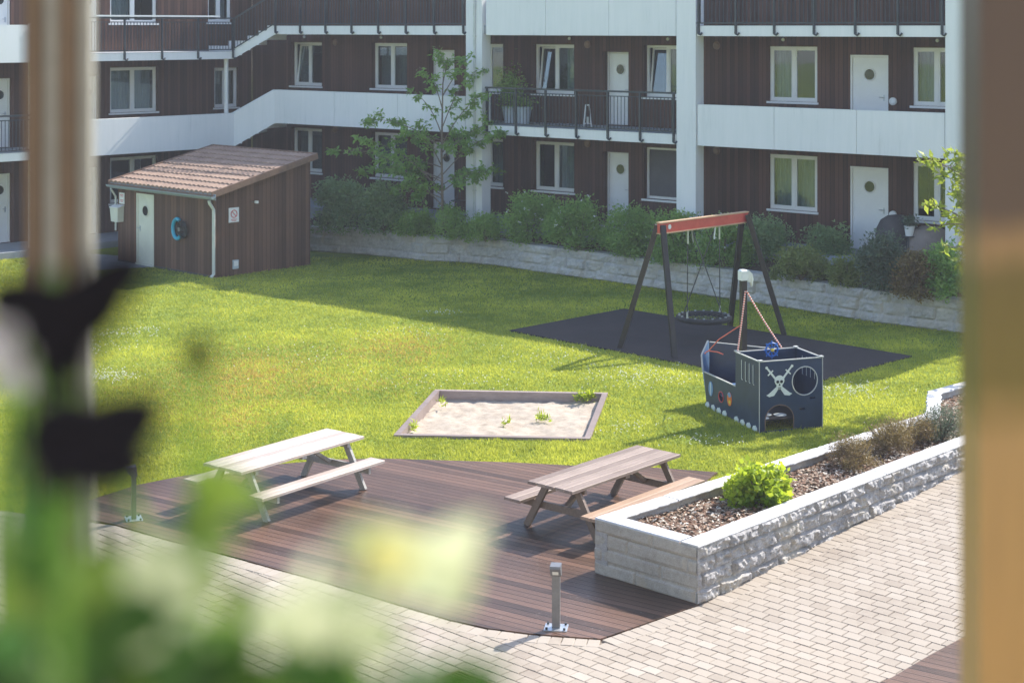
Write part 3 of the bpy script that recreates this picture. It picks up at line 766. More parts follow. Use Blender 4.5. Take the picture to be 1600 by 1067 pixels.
mtx = Matrix.Translation((sc.x, sc.y, 0)) @ Matrix.Rotation(SA, 4, 'Z')
def shed_item(name, label, cat, side, px, py):
    t_, z = shed_pt(px, py, side)
    p = mtx @ (Vector((t_, 0, z)) if not side else Vector((0, t_, z)))
    o = thing(name, label, cat, p, SA+(R(90) if side else 0)); return o   # local -y points out of the wall
o = shed_item('letterbox', 'white letterbox hung beside the shed door under a notice', 'letterbox', False, 188, 334)
q = MB(); q.add([(-.17,-.2,-.22),(.17,-.2,-.22),(.17,0,-.22),(-.17,0,-.22),(-.2,-.22,.18),(.2,-.22,.18),(.2,0,.24),(-.2,0,.24)], [(3,2,1,0),(4,5,6,7),(0,1,5,4),(1,2,6,5),(2,3,7,6),(3,0,4,7)]); q.build('body', M['cream'], o)
q = MB(); q.add([(-.215,-.24,.183),(.215,-.24,.183),(.215,0,.244),(-.215,0,.244),(-.215,-.24,.203),(.215,-.24,.203),(.215,0,.265),(-.215,0,.265)], [(3,2,1,0),(4,5,6,7),(0,1,5,4),(1,2,6,5),(2,3,7,6),(3,0,4,7)]); q.build('lid', M['whitepaint'], o)
o = shed_item('notice_sign', 'small white notice with red print above the letterbox on the shed', 'sign', False, 191, 310)
q = MB(); q.box(-.13, .13, -.015, -.002, -.16, .16, c=.003); q.build('plate', M['signwhite'], o)
q = MB()
for z, w_ in ((.1, .09), (.06, .07), (-.05, .09), (-.09, .06)): q.box(-w_, w_, -.018, -.015, z-.008, z+.008)
q.build('print', M['signred'], o)
o = shed_item('notice_sign', 'square white no-entry style sign on the right-hand shed wall near the corner', 'sign', True, 365, 336)
q = MB(); q.box(-.17, .17, -.015, -.002, -.2, .2, c=.003); q.build('plate', M['signwhite'], o)
q = MB(); n = 24; q.tube([(.1*math.cos(2*math.pi*i/n), -.018, .03+.1*math.sin(2*math.pi*i/n)) for i in range(n+1)], .012, 6, False)
q.bar((-.07, -.018, .1), (.07, -.018, -.04), .02, .006, up=(0, 1, 0)); q.box(-.1, .1, -.018, -.015, -.13, -.115); q.box(-.07, .07, -.018, -.015, -.165, -.15); q.build('print', M['signred'], o)
o = shed_item('electric_socket', 'small pale socket box low on the right-hand shed wall', 'socket', True, 367, 413)
q = MB(); q.box(-.09, .09, -.05, -.002, -.12, .12); q.build('body', M['potgrey'], o); q = MB(); q.box(-.07, .07, -.06, -.051, -.04, .1); q.build('cover', M['whitepaint'], o)
o = shed_item('wall_lamp', 'tiny white bracket lamp on the right-hand shed wall throwing a thin shadow', 'lamp', True, 394, 316)
q = MB(); q.bar((0, 0, 0), (0, -.16, .03), .02, .02); q.build('bracket', M['grey_metal'], o); q = MB(); q.box(-.035, .035, -.24, -.15, -.02, .05); q.build('head', M['whitepaint'], o)
o = shed_item('lifebuoy_hose_reel', 'turquoise and black hose reel hanging on the door side of the shed', 'hose reel', False, 285, 358)
q = MB(); n = 28; arc = [i for i in range(n+1)]
q.tube([(-.14+.20*math.cos(R(60)+R(260)*i/n), -.07, .27*math.sin(R(60)+R(260)*i/n)) for i in arc], .055, 8); q.build('rim', M['turq'], o)
q = MB()
for rr in (.13, .18, .23): q.tube([(.1+rr*math.cos(2*math.pi*i/n), -.09, rr*math.sin(2*math.pi*i/n)) for i in arc], .022, 6, False)
q.lathe([(.0, 0)], 3) if False else None
q.build('hose', M['rubber'], o)
q = MB(); q.box(-.03, .06, -.14, 0, -.05, .05); q.build('bracket', M['grey_metal'], o)
o.name = 'hose_reel'

# ---------------------------------------------------------------- rough stone wall across the garden
def noise3(p, oct=4): return mnoise.fractal(p, 1.0, 2.1, oct)
def rough_wall(name, label, base_pts, z0, z1, th, course, blen, amp, mat, capmat, step=.05, seed=0, group=None, cap=True, end_caps=True, z0f=None):
    root = thing(name, label, 'wall', (0, 0, 0), 0, group)
    pts = [Vector(p) for p in base_pts]; cum = [0]
    for a, b in zip(pts[:-1], pts[1:]): cum.append(cum[-1]+(b-a).length)
    L = cum[-1]; n = int(L/step); nz = int((z1-z0)/step)+1
    def at(s):
        for i in range(len(pts)-1):
            if s <= cum[i+1] or i == len(pts)-2:
                tt = (s-cum[i])/(cum[i+1]-cum[i]); dd = (pts[i+1]-pts[i]).normalized(); return pts[i].lerp(pts[i+1], tt), dd
    vs = []; fs = []
    for i in range(n+1):
        s = L*i/n; p, dd = at(s); nn = Vector((dd.y, -dd.x))
        for j in range(nz+1):
            z = z0+(z1-z0)*j/nz; hz = z1-z; ci = int(hz/course); fz = (hz-ci*course)/course
            off = (ci*0.37+.13*math.sin(ci*7+seed)) % 1; bs = s/blen+off+.12*math.sin(math.floor(s/blen)*3.1+ci); fx = bs-math.floor(bs)
            e = min(fz, 1-fz)*course/.035; e2 = min(fx, 1-fx)*blen/.035; mk = min(1, e, e2)
            bid = math.floor(bs)*3.7+ci*11.3+seed
            q_ = Vector((s*3.2+bid*.01, z*4.5, seed+bid)); d_ = .5*noise3(q_)+.5*noise3(q_*2.7, 3)
            dsp = mk*(amp*(.55+d_*.9)+amp*.35*math.sin(bid*2.3))-(1-mk)*amp*.5
            if j == nz: dsp = max(dsp*.4, 0)
            r = p+nn*dsp; vs.append((r.x, r.y, z))
    for i in range(n):
        for j in range(nz): a = i*(nz+1)+j; fs.append((a, a+nz+1, a+nz+2, a+1))
    f = MB(); f.add(vs, fs)
    f.build('stone_face', mat, root)
    b = MB(); bo = [(*at(L*i/(8*len(pts)))[0], at(L*i/(8*len(pts)))[1]) for i in range(8*len(pts)+1)]
    m_ = len(bo); vs = []
    for x, y, dd in bo:
        nn = Vector((dd.y, -dd.x)); p = Vector((x, y))
        fr = p+nn*(amp*.35); bk = p-nn*th
        vs += [(fr.x, fr.y, z1-.03), (fr.x, fr.y, z1+.004), (bk.x, bk.y, z1+.004), (bk.x, bk.y, z0)]
    fs = []
    for i in range(m_-1):
        a = 4*i; fs += [(a, a+4, a+5, a+1), (a+1, a+5, a+6, a+2), (a+2, a+6, a+7, a+3)]
    b.add(vs, fs); b.build('coping', capmat, root)
    return root, at, L
wb = [G(x, y) for x, y in ((440,388),(500,393.5),(560,397),(604,401),(663,408),(725,410.5),(774,415),(843,425.5),(940,438.5),(1002,447.5),(1110,463),(1218,479.5),(1300,493),(1375,505),(1506,521),(1600,531),(1750,545))]
gw, gat, gL = rough_wall('stone_wall', 'long low pale rough stone retaining wall curving behind the lawn below the shrubs', [p.xy for p in wb], -.02, .73, .35, .25, .62, .060, M['granite_wall'], M['granite_wall'], .06, 3.0)
# planted bank behind the wall
m = MB(); vs = []; fs = []; nb = 60
for i in range(nb+1):
    p, dd = gat(gL*i/nb); nn = Vector((-dd.y, dd.x))
    t_ = (p-A.O-A.i*(FY-.15)).dot(A.i); q_ = p-A.i*t_ if t_ < -.5 else p+nn*.6
    for j in range(5):
        r = (p+nn*.3).lerp(q_, j/4); vs.append((r.x, r.y, .62+.3*j/4+.04*noise3(Vector((r.x, r.y, 0)))))
for i in range(nb):
    for j in range(4): a = i*5+j; fs.append((a, a+5, a+6, a+1))
m.add(vs, fs); structure(m.build('planting_bed', M['soil']))

# ---------------------------------------------------------------- front planter
ZT = .73
f_end = PC+VV*9.5
root = thing('stone_planter', 'grey granite block planter with pale coping running beside the paved path', 'planter')
def plant_face(p0, dirv, L, amp, mat, seed, step, nm, course=.175, blen=.62):
    nn = Vector((dirv.y, -dirv.x)); n = int(L/step); nz = int(ZT/.022); vs = []; fs = []
    for i in range(n+1):
        s = L*i/n; p = p0+dirv*s
        for j in range(nz+1):
            z = -.03+(ZT-.026+.03)*j/nz; hz = ZT-.004-z; ci = int(hz/course); fz = (hz-ci*course)/course
            off = (ci*.43) % 1; bs = s/blen+off; fx = bs-math.floor(bs); bid = math.floor(bs)*3.7+ci*11.3+seed
            mk = min(1, min(fz, 1-fz)*course/.03, min(fx, 1-fx)*blen/.03)
            if amp > .02:
                q_ = Vector((s*3.4, z*5, bid)); d_ = noise3(q_, 5)
                rid = 1-abs(noise3(q_*2.1+Vector((9, 2, 4)), 5))*2
                dsp = mk*(amp*(.3+.9*d_)+amp*.5*rid+.012*math.sin(bid*5.1))-(1-mk)*.03
                if i < 4: dsp *= i/4
                if hz < .03: dsp *= hz/.03
            else: dsp = mk*.010*(1+.6*math.sin(bid*3))-(1-mk)*.014+.003*noise3(Vector((s*9, z*9, 2)))
            r = p+nn*dsp; vs.append((r.x, r.y, z))
    for i in range(n):
        for j in range(nz): a = i*(nz+1)+j; fs.append((a, a+nz+1, a+nz+2, a+1))
    q = MB(); q.add(vs, fs); q.build(nm, mat, root)
plant_face(PC, VV, 9.5, .058, M['granite'], 2.0, .022, 'stone_face')
plant_face(PL, (PC-PL).normalized(), (PC-PL).length, .006, M['granite_smooth'], 5.0, .03, 'end_face', blen=.9, course=.175)
# coping as real slabs with small gaps
def coping(a, b, w_, inward, slab=1.05, z=ZT, rough=0, th=.024):
    d_ = (b-a); L = d_.length; d_ = d_.normalized(); n = max(1, round(L/slab)); q = MB()
    for i in range(n):
        s0, s1 = L*i/n+.003, L*(i+1)/n-.003; k = 14 if rough else 6; vs = []
        zz = z+random.uniform(-.003, .003); sd = random.random()*50
        for j in range(k+1):
            s = s0+(s1-s0)*j/k; o_ = a+d_*s; jo = rough*noise3(Vector((s*7+sd, 0, sd))); ji = rough*1.2*noise3(Vector((s*8, 5, sd)))
            p0 = o_-inward*(.012+jo); p1 = o_+inward*(w_+ji)
            vs += [(p0.x, p0.y, zz-th), (p0.x, p0.y, zz-.012), ((p0+inward*.012).x, (p0+inward*.012).y, zz), ((p1-inward*.012).x, (p1-inward*.012).y, zz), (p1.x, p1.y, zz-.012), (p1.x, p1.y, zz-th)]
        fs = []
        for j in range(k):
            for r in range(6): fs.append((6*j+r, 6*j+(r+1) % 6, 6*j+6+(r+1) % 6, 6*j+6+r))
        fs += [tuple(range(6)), tuple(6*k+r for r in range(5, -1, -1))]
        q.add(vs, fs)
    return q.build('coping', M['granite_cap'], root)
INW = UV.copy()
b_line = [PL, G(1447,645.5,ZT).xy, G(1449.6,611,ZT).xy, G(1518,592.6,ZT).xy, G(1660,556,ZT).xy]
coping(PC, f_end, .25, INW, rough=.008)
dd = (PC-PL).normalized()
coping(PC+VV*.255, PL+VV*.255, .0, -VV) if False else None
e0 = PC+UV*.26; e1 = PL-UV*.0
coping(e0+(-VV)*0, e1, .25, VV, slab=1.3)
p1 = PL+VV*.255; coping(p1, b_line[1], .25, -Vector(((b_line[1]-PL).normalized().y*-1, (b_line[1]-PL).normalized().x)), rough=.02)
for a, b in zip(b_line[1:-1], b_line[2:]):
    n_ = (b-a).normalized(); coping(a, b, .22, Vector((n_.y, -n_.x)), rough=.02, slab=.9)
q = MB()   # outer back face of the planter
for a, b in zip(b_line[:-1], b_line[1:]):
    n_ = (b-a).normalized(); w2 = Vector((n_.y, -n_.x)); L_ = (b-a).length; c4 = [a, b, b+w2*.2, a+w2*.2]
    q.add([(p.x, p.y, -.03) for p in c4]+[(p.x, p.y, ZT-.024) for p in c4], [(3,2,1,0),(4,5,6,7),(0,1,5,4),(1,2,6,5),(2,3,7,6),(3,0,4,7)])
q.build('back_face', M['granite'], root)
q = MB(); c4 = [PC+UV*.24+VV*.02, f_end+UV*.24, f_end+UV*.05, PC+UV*.05+VV*.02]
q.add([(p.x, p.y, .3) for p in c4]+[(p.x, p.y, ZT-.026) for p in c4], [(3,2,1,0),(4,5,6,7),(0,1,5,4),(1,2,6,5),(2,3,7,6),(3,0,4,7)]); q.build('inner_face', M['granite'], root)
soil_poly = [PC+UV*.1+VV*.1, PL+VV*.1-UV*.1]+b_line[1:]+[f_end]
q = MB(); q.add([(p.x, p.y, .585) for p in soil_poly], [tuple(range(len(soil_poly)))[::-1]]); q.build('soil', M['soil'], root)
# bark mulch
N = 42000
cand = np.column_stack([RNG.uniform(1, 9.5, N*3), RNG.uniform(18.5, 28.5, N*3)])
okc = in_poly(cand, [(p.x, p.y) for p in soil_poly]); cand = cand[okc][:N]
n = len(cand); zc = .60+.02*RNG.random(n)+.02*np.sin(cand[:, 0]*5)*np.cos(cand[:, 1]*4)
pc = np.column_stack([cand, zc]); th = RNG.uniform(0, 2*np.pi, n); tl = RNG.normal(0, .35, n); Ls = RNG.uniform(.009, .034, n); Ws = Ls*RNG.uniform(.3, .6, n)
dx = np.column_stack([np.cos(th), np.sin(th), tl*.6])*Ls[:, None]; dy = np.column_stack([-np.sin(th), np.cos(th), RNG.normal(0, .35, n)])*Ws[:, None]
quad = np.stack([pc-dx-dy, pc+dx-dy*.7, pc+dx*.8+dy, pc-dx+dy*.8], 1).reshape(-1, 3)
o = fast_mesh('bark_mulch', quad, 4, M['chip'], np.clip(RNG.normal(.62, .27, n), 0, 1)); o['kind'] = 'stuff'; tag(o, 'loose brown and tan bark chips filling the granite planter', 'mulch')

# ---------------------------------------------------------------- sandbox
sb = thing('sandbox', 'sunken rectangular sandbox with low weathered timber edge in the lawn', 'sandbox', (cen.x, cen.y, 0))
bd = [Vector((p.x-cen.x, p.y-cen.y)) for p in SB]; wdt = .10
for i in range(4):
    a, b = bd[i], bd[(i+1) % 4]; d_ = (b-a).normalized(); nn = Vector((d_.y, -d_.x))
    ins = 1 if i % 2 else 0; a2 = a+d_*(wdt if ins else 0)*1.0; b2 = b-d_*(wdt if ins else 0)
    q = MB(); c4 = [a2, b2, b2+nn*wdt, a2+nn*wdt]
    z1 = .045+.003*i
    q.add([(p.x, p.y, -.28) for p in c4]+[(p.x, p.y, z1) for p in c4], [(0,1,2,3),(7,6,5,4),(4,5,1,0),(5,6,2,1),(6,7,3,2),(7,4,0,3)], random.random())
    q.build('edge_board', M['sandboard'], sb)
q = MB(); ng = 44; vs = []; fs = []
for i in range(ng+1):
    for j in range(ng+1):
        p = bd[3].lerp(bd[2], i/ng).lerp(bd[0].lerp(bd[1], i/ng), j/ng)*.97
        z = -.125-.05*(j/ng)+.045*noise3(Vector((p.x*1.1, p.y*1.1, 4)))+.035*noise3(Vector((p.x*5.5, p.y*5.5, 8)))
        vs.append((p.x, p.y, z+.05))
for i in range(ng):
    for j in range(ng): a = i*(ng+1)+j; fs.append((a, a+ng+1, a+ng+2, a+1))
q.add(vs, fs); q.build('sand', M['sand'], sb, smooth=True)

# ---------------------------------------------------------------- picnic tables
def picnic(label, centre, dirv, wtop, wleg, wbench2=None):
    a = math.atan2(dirv.y, dirv.x); t = thing('picnic_table', label, 'picnic table', (centre.x, centre.y, .045), a, 'picnic tables on the deck')
    L = 2.45; Wt = .78; zt = .695
    for kk in range(1):
        q = MB()
        nb_ = 5; bw_ = Wt/nb_
        for i in range(nb_): q.box(-L/2+random.uniform(-.006, .006), L/2+random.uniform(-.006, .006), -Wt/2+i*bw_+.006, -Wt/2+(i+1)*bw_-.006, zt-.04+random.uniform(-.001, .001), zt, random.random(), c=.004)
        q.build('table_top', wtop, t)
    for sgn in (-1, 1):
        q = MB(); y0 = .52 if sgn > 0 else -.80
        for i in range(2): q.box(-L/2, L/2, y0+i*.142+.003, y0+(i+1)*.142-.003, .405-.04, .405, random.random(), c=.004)
        q.build('bench', (wbench2 if (sgn < 0 and wbench2) else wtop), t)
    for sx in (-1, 1):
        x = sx*(L/2-.26)
        for sgn in (-1, 1):
            q = MB(); q.bar((x, sgn*.24, zt-.045), (x, sgn*.62, -.005), .045, .095, up=(0, 1, .3)); q.build('leg', wleg, t)
        q = MB(); q.bar((x-sx*.05, -.78, .315), (x-sx*.05, .78, .315), .045, .095); q.bar((x-sx*.05, -.36, zt-.075), (x-sx*.05, .36, zt-.075), .045, .07); q.build('cross_beam', wleg, t)
        q = MB(); q.bar((x-sx*.08, 0, .33), (x-sx*.55, 0, zt-.06), .07, .05); q.build('brace', wleg, t)
    q = MB(); q.bar((0, -.37, zt-.065), (0, .37, zt-.065), .09, .04); q.build('batten', wleg, t)
    return t
T1 = picnic('bleached pale picnic table on the left of the deck', Vector((-3.24, 23.16)), Vector((.61, .79)), M['wood_pale'], M['wood_greyleg'])
T2 = picnic('weathered grey-brown picnic table beside the granite planter', Vector((1.30, 22.21)), Vector((.655, .755)), M['wood_grey'], M['wood_dark'], M['wood_tan'])

# ---------------------------------------------------------------- bollard lights
def bollard(label, p, rz):
    t = thing('bollard_light', label, 'bollard light', (p.x, p.y, .045), rz, 'bollard lights on the deck edge')
    q = MB(); q.box(-.13, .13, -.11, .11, 0, .012); q.build('base_plate', M['steel'], t)
    for sx in (-1, 1):
        for sy in (-1, 1): q = MB(); q.lathe([(.014, .012), (.014, .035)], 6, (sx*.1, sy*.08, 0)); q.build('bolt', M['dark'], t)
    q = MB(); q.box(-.045, .045, -.03, .03, .012, .60, c=.004); q.build('post', M['grey_metal'], t)
    q = MB(); q.add([(-.06,-.035,.595),(.06,-.035,.595),(.06,.045,.595),(-.06,.045,.595),(-.06,-.12,.70),(.06,-.12,.70),(.06,.03,.73),(-.06,.03,.73),(-.06,-.11,.725),(.06,-.11,.725)],
                    [(3,2,1,0),(0,1,5,4),(4,5,9,8),(8,9,6,7),(2,3,7,6),(1,2,6,9,5),(3,0,4,8,7)]); q.build('head', M['grey_metal'], t)
    q = MB(); q.add([(-.035,-.062,.618),(.035,-.062,.618),(.035,-.098,.665),(-.035,-.098,.665)], [(0,1,2,3)]); q.build('lens', M['lamp_glass'], t)
    return t
bp = G(869, 981, .045); bollard('slim grey bollard light on the deck corner in front of the planter', bp, R(-8))
bp2 = G(209, 811, .045); bollard('grey bollard light at the left end of the deck behind the foreground flowers', bp2, R(-70))

# ---------------------------------------------------------------- drain grate
gp = G(718, 1050, .04)
o = thing('drain_grate', 'square metal drain grate set in the paving at the bottom edge', 'drain', (gp.x, gp.y-.36, .036), math.atan2(VV.y, VV.x))
s_ = .30
q = MB()
for a in ((-s_, s_, -s_, -s_+.03), (-s_, s_, s_-.03, s_), (-s_, -s_+.03, -s_+.03, s_-.03), (s_-.03, s_, -s_+.03, s_-.03)): q.box(*a, -.01, .012)
q.build('frame', M['trimwood'], o)
q = MB()
for i in range(11): x = -s_+.06+i*(2*s_-.12)/10; q.box(x-.011, x+.011, -s_+.03, -.01, 0, .008); q.box(x-.011, x+.011, .01, s_-.03, 0, .008)
q.box(-s_+.03, s_-.03, -.01, .01, -.002, .008); q.build('slats', M['trimwood'], o)
q = MB(); q.box(-s_+.03, s_-.03, -s_+.03, s_-.03, -.009, -.006); q.build('sump', M['rubber'], o)

# ---------------------------------------------------------------- swing
bd_ = Vector((.723, .69)); pr = Vector((.69, -.723)); Lm = Vector((2.8, 33.5)); Rm = Vector((5.47, 36.05)); zbm = 2.56
sw = thing('basket_swing', 'timber frame basket swing with red top beam on the black rubber surface', 'swing', (*((Lm+Rm)/2), .03), math.atan2(bd_.y, bd_.x))
hl = (Rm-Lm).length/2; tl_ = hl-.40
q = MB(); q.box(-tl_-.03, tl_+.05, -.035, .035, zbm-.11, zbm+.09); q.build('top_beam', M['red'], sw)
q = MB(); q.box(-tl_-.035, tl_+.055, -.06, .06, zbm+.092, zbm+.115); q.box(-tl_-.035, tl_+.055, -.06, .06, zbm-.135, zbm-.112); q.build('beam_edge', M['beamwood'], sw)
q = MB(Matrix.Translation((-tl_+.28, -.037, zbm)) @ Matrix.Rotation(R(90), 4, 'X')); q.lathe([(.05, 0), (.05, .006)], 14); q.build('badge', M['printwhite'], sw)
for sx in (-1, 1):
    for sy in (-1, 1):
        q = MB(); q.bar((sx*(hl), sy*.76, -.02), (sx*(tl_-.02), sy*.075, zbm+.05), .105, .105); q.build('leg', M['brownpole'], sw)
q = MB(); rr = .55; n = 32; zb_ = .50
q.tube([(rr*math.cos(2*math.pi*i/n), rr*math.sin(2*math.pi*i/n), zb_) for i in range(n+1)], .06, 8, False); q.build('basket_ring', M['rubber'], sw)
q = MB()
for i in range(-4, 5):
    c_ = i*.115; l_ = math.sqrt(max(0, rr*rr-c_*c_)); sag = -.06
    q.tube([(c_, -l_, zb_), (c_, 0, zb_+sag), (c_, l_, zb_)], .009, 5); q.tube([(-l_, c_, zb_), (0, c_, zb_+sag), (l_, c_, zb_)], .009, 5)
q.build('net', M['galv_rope'], sw)
q = MB()
for i in range(18): a = 2*math.pi*i/18; q.box(rr*.97*math.cos(a)-.018, rr*.97*math.cos(a)+.018, rr*.97*math.sin(a)-.018, rr*.97*math.sin(a)+.018, zb_+.05, zb_+.075)
q.build('clips', M['steel'], sw)
for sx in (-1, 1):
    hp = (sx*(rr-.02), 0, zbm-.135)
    for tgt in ((sx*rr, 0, zb_+.05), (0, sx*rr, zb_+.05)):
        if tgt[0] == 0: hp2 = (sx*(rr-.16), 0, zbm-.135)
        else: hp2 = hp
        q = MB(); q.tube([hp2, tgt], .013, 6); q.build('rope', M['galv_rope'], sw)
    q = MB(); q.tube([hp, (hp[0], 0, zbm-.42)], .02, 6); q.tube([(sx*(rr-.16), 0, zbm-.135), (sx*(rr-.2), 0, zbm-.4)], .018, 6); q.tube([(sx*rr, 0, zb_+.05), (sx*rr, 0, zb_+.19)], .022, 6); q.build('shackle', M['steel'], sw)

# ---------------------------------------------------------------- pirate ship play house
sh = thing('play_ship', 'dark blue pirate ship play house with skull and crossed swords on the sunlit lawn', 'play house', (4.16, 27.0, 0), math.atan2(.328, .945))
W_, D_, HH = 1.15, .87, 1.19; TH = .02
def circ(cx, cy, r, n=28, ry=None): return [(cx+r*math.cos(2*math.pi*i/n), cy+(ry or r)*math.sin(2*math.pi*i/n)) for i in range(n)]
def slot(x, z0, z1, w=.028): return [(x-w/2, z0), (x+w/2, z0), (x+w/2, z1), (x-w/2, z1)]
arch = [(.08, .03)]+[(.35+.27*math.cos(math.pi-math.pi*i/16), .20+.25*math.sin(math.pi-math.pi*i/16)) for i in range(17)]+[(.62, .03)]
fr = lambda y: (lambda u, v, w: (u, y+(w-.5)*TH*(-1), v))
q = MB(); q.plate([(0, 0), (W_, 0), (W_, HH), (0, HH)], [circ(.83, .82, .235), arch, slot(.99, 0, 0)+[] if False else [(.93,.50),(1.03,.50),(1.03,.54),(.93,.54)], [(.73,.33),(.83,.33),(.83,.37),(.73,.37)]], lambda u, v, w: (u, -TH/2+w*TH, v))
q.build('front_panel', M['navy'], sh)
q = MB(); q.plate([(0, 0), (W_, 0), (W_, HH), (0, HH)], [[(.25, .0001), (.25, .75), (.85, .75), (.85, .0001)]], lambda u, v, w: (u, D_-TH/2+w*TH, v)); q.build('rear_panel', M['navy'], sh)
hull = [(0, 0), (2.0, 0), (2.06, .35), (2.12, .60), (D_, .60), (D_, HH), (0, HH)]
def side(x, holes, outline, nm):
    q = MB(); q.plate(outline, holes, lambda u, v, w: (x-TH/2+w*TH, u, v)); return q.build(nm, M['navy'], sh)
sl4 = [slot(.20+.14*i, .78-.0*i, 1.10) for i in range(4)]
side(-.012, sl4+[circ(1.42, .30, .085)], hull, 'side_panel')
hull2 = [(0, 0), (D_, 0), (D_, HH), (0, HH)]
side(W_+.012, [slot(.20+.14*i, .78, 1.10) for i in range(4)], hull2, 'side_panel')
fa_, fb_ = Vector((W_+.012, D_+.02)), Vector((.20, 2.32)); fL = (fb_-fa_).length; fd = (fb_-fa_).normalized(); fn = Vector((-fd.y, fd.x))
q = MB(); q.plate([(0, 0), (fL, 0), (fL, 1.08), (0, 1.13)], [circ(fL*.52, .80, .15)], lambda u, v, w: (fa_.x+fd.x*u+fn.x*(w*TH), fa_.y+fd.y*u+fn.y*(w*TH), v)); q.build('side_panel', M['navy'], sh)
q = MB(); n_ = 28; q.tube([(fa_.x+fd.x*(fL*.52+.155*math.cos(2*math.pi*i/n_))+fn.x*.025, fa_.y+fd.y*(fL*.52+.155*math.cos(2*math.pi*i/n_))+fn.y*.025, .80+.155*math.sin(2*math.pi*i/n_)) for i in range(n_+1)], .010, 5, False); q.build('porthole_rim', M['navyrim'], sh)
# bow: two light blue plates meeting at a peak
q = MB(); tipx = W_/2
def quad_plate(mb, c, th=.02):
    n_ = (Vector(c[1])-Vector(c[0])).cross(Vector(c[-1])-Vector(c[0])).normalized()*th; k = len(c)
    mb.add([Vector(p) for p in c]+[Vector(p)+n_ for p in c], [tuple(range(k))[::-1], tuple(range(k, 2*k))]+[(i, (i+1) % k, k+(i+1) % k, k+i) for i in range(k)])
quad_plate(q, [(0, 2.02, .0), (.18, 2.30, 0), (.18, 2.36, 1.10), (-.0, 2.25, .86), (-.03, 2.14, .60)])
q.build('bow', M['skyblue'], sh)
# pale rims on the cut edges
q = MB(); E = [((0,0,HH), (W_,0,HH)), ((0,D_,HH), (W_,D_,HH)), ((-.012,0,HH), (-.012,D_,HH)), ((W_+.012,0,HH), (W_+.012,D_,HH)), ((-.012,D_,.60), (-.012,2.12,.60)), ((W_+.012,D_,1.13), (.20,2.32,1.08)), ((-.03,2.14,.61),(0,2.25,.87)), ((0,2.25,.87),(.18,2.36,1.10))]
for a, b in E:
    a, b = Vector(a), Vector(b); q.bar(a+Vector((0, 0, .004)), b+Vector((0, 0, .004)), .027, .016)
for x, y in ((0, 0), (W_, 0), (0, D_), (W_, D_)): q.box(x-.035, x+.035, y-.035, y+.035, HH+.008, HH+.03)
q.bar((-.024, -.006, 0), (-.024, -.006, HH), .012, .012); q.bar((W_+.024, -.006, 0), (W_+.024, -.006, HH), .012, .012)
q.build('edge_trim', M['navyrim'], sh)
def ring(cx, cz, r, mat, plane='y', off=-.013, w=.010, nm='porthole_rim', par=None):
    q = MB(); n = 32; pts_ = [(cx+r*math.cos(2*math.pi*i/n), off, cz+r*math.sin(2*math.pi*i/n)) if plane == 'y' else (off, cx+r*math.cos(2*math.pi*i/n), cz+r*math.sin(2*math.pi*i/n)) for i in range(n+1)]
    q.tube(pts_, w, 5, False); return q.build(nm, mat, par or sh)
ring(.83, .82, .24, M['navyrim']); ring(1.42, .30, .09, M['signred'], 'x', -.024)
q = MB(); q.tube([(p[0], -.012, p[1]) for p in arch], .008, 5); q.build('arch_trim', M['trimwood'], sh)
for i in range(4):
    q = MB(); q.box(-.026, -.022, .2+.14*i+.014, .2+.14*i+.026, .78, 1.10); q.box(W_-.002, W_+.0, .2+.14*i+.014, .2+.14*i+.026, .78, 1.10); q.box(-.026, -.022, .2+.14*i-.014, .2+.14*i+.014, .766, .778); q.build('slot_trim', M['printwhite'], sh)
# skull and crossed swords
em = MB(); cx, cz = .345, .86
def flat(mb, loop, y, th=.006): mb.plate(loop, [], lambda u, v, w: (u, y-w*th, v))
def strip(p, q_, w0, w1):
    p, q_ = Vector(p), Vector(q_); d_ = (q_-p).normalized(); n_ = Vector((-d_.y, d_.x)); return [tuple(p-n_*w0), tuple(q_-n_*w1), tuple(q_+n_*w1), tuple(p+n_*w0)]
for sgn in (-1, 1):
    # blade flares below the skull, hilt above
    flat(em, [(cx-sgn*.02, cz-.09), (cx+sgn*.05, cz-.10), (cx+sgn*.20, cz-.215), (cx+sgn*.245, cz-.235), (cx+sgn*.19, cz-.265), (cx+sgn*.10, cz-.25)][::(1 if sgn < 0 else -1)], -.0125+.0005*sgn)
    flat(em, strip((cx+sgn*.07, cz+.03), (cx+sgn*.235, cz+.225), .018, .015), -.0125+.0005*sgn)
    flat(em, strip((cx+sgn*.12, cz+.175), (cx+sgn*.215, cz+.095), .011, .011), -.0148+.0005*sgn)
    flat(em, circ(cx+sgn*.24, cz+.228, .024, 10), -.0155+.0005*sgn)
flat(em, circ(cx, cz+.0, .092, 24, .088), -.019)
flat(em, [(cx-.058, cz-.055), (cx+.058, cz-.055), (cx+.052, cz-.13), (cx+.02, cz-.15), (cx-.02, cz-.15), (cx-.052, cz-.13)], -.0165)
emb = em.build('emblem', M['printwhite'], sh)
q = MB(); flat(q, circ(cx-.036, cz-.018, .026, 14), -.0262); flat(q, circ(cx+.036, cz-.018, .026, 14), -.0262)
flat(q, [(cx, cz-.045), (cx+.017, cz-.082), (cx-.017, cz-.082)], -.0262)
for sx in (-.02, 0, .02): flat(q, [(cx+sx-.003, cz-.11), (cx+sx+.003, cz-.11), (cx+sx+.003, cz-.145), (cx+sx-.003, cz-.145)], -.0262)
q.build('face_marks', M['printblack'], emb)
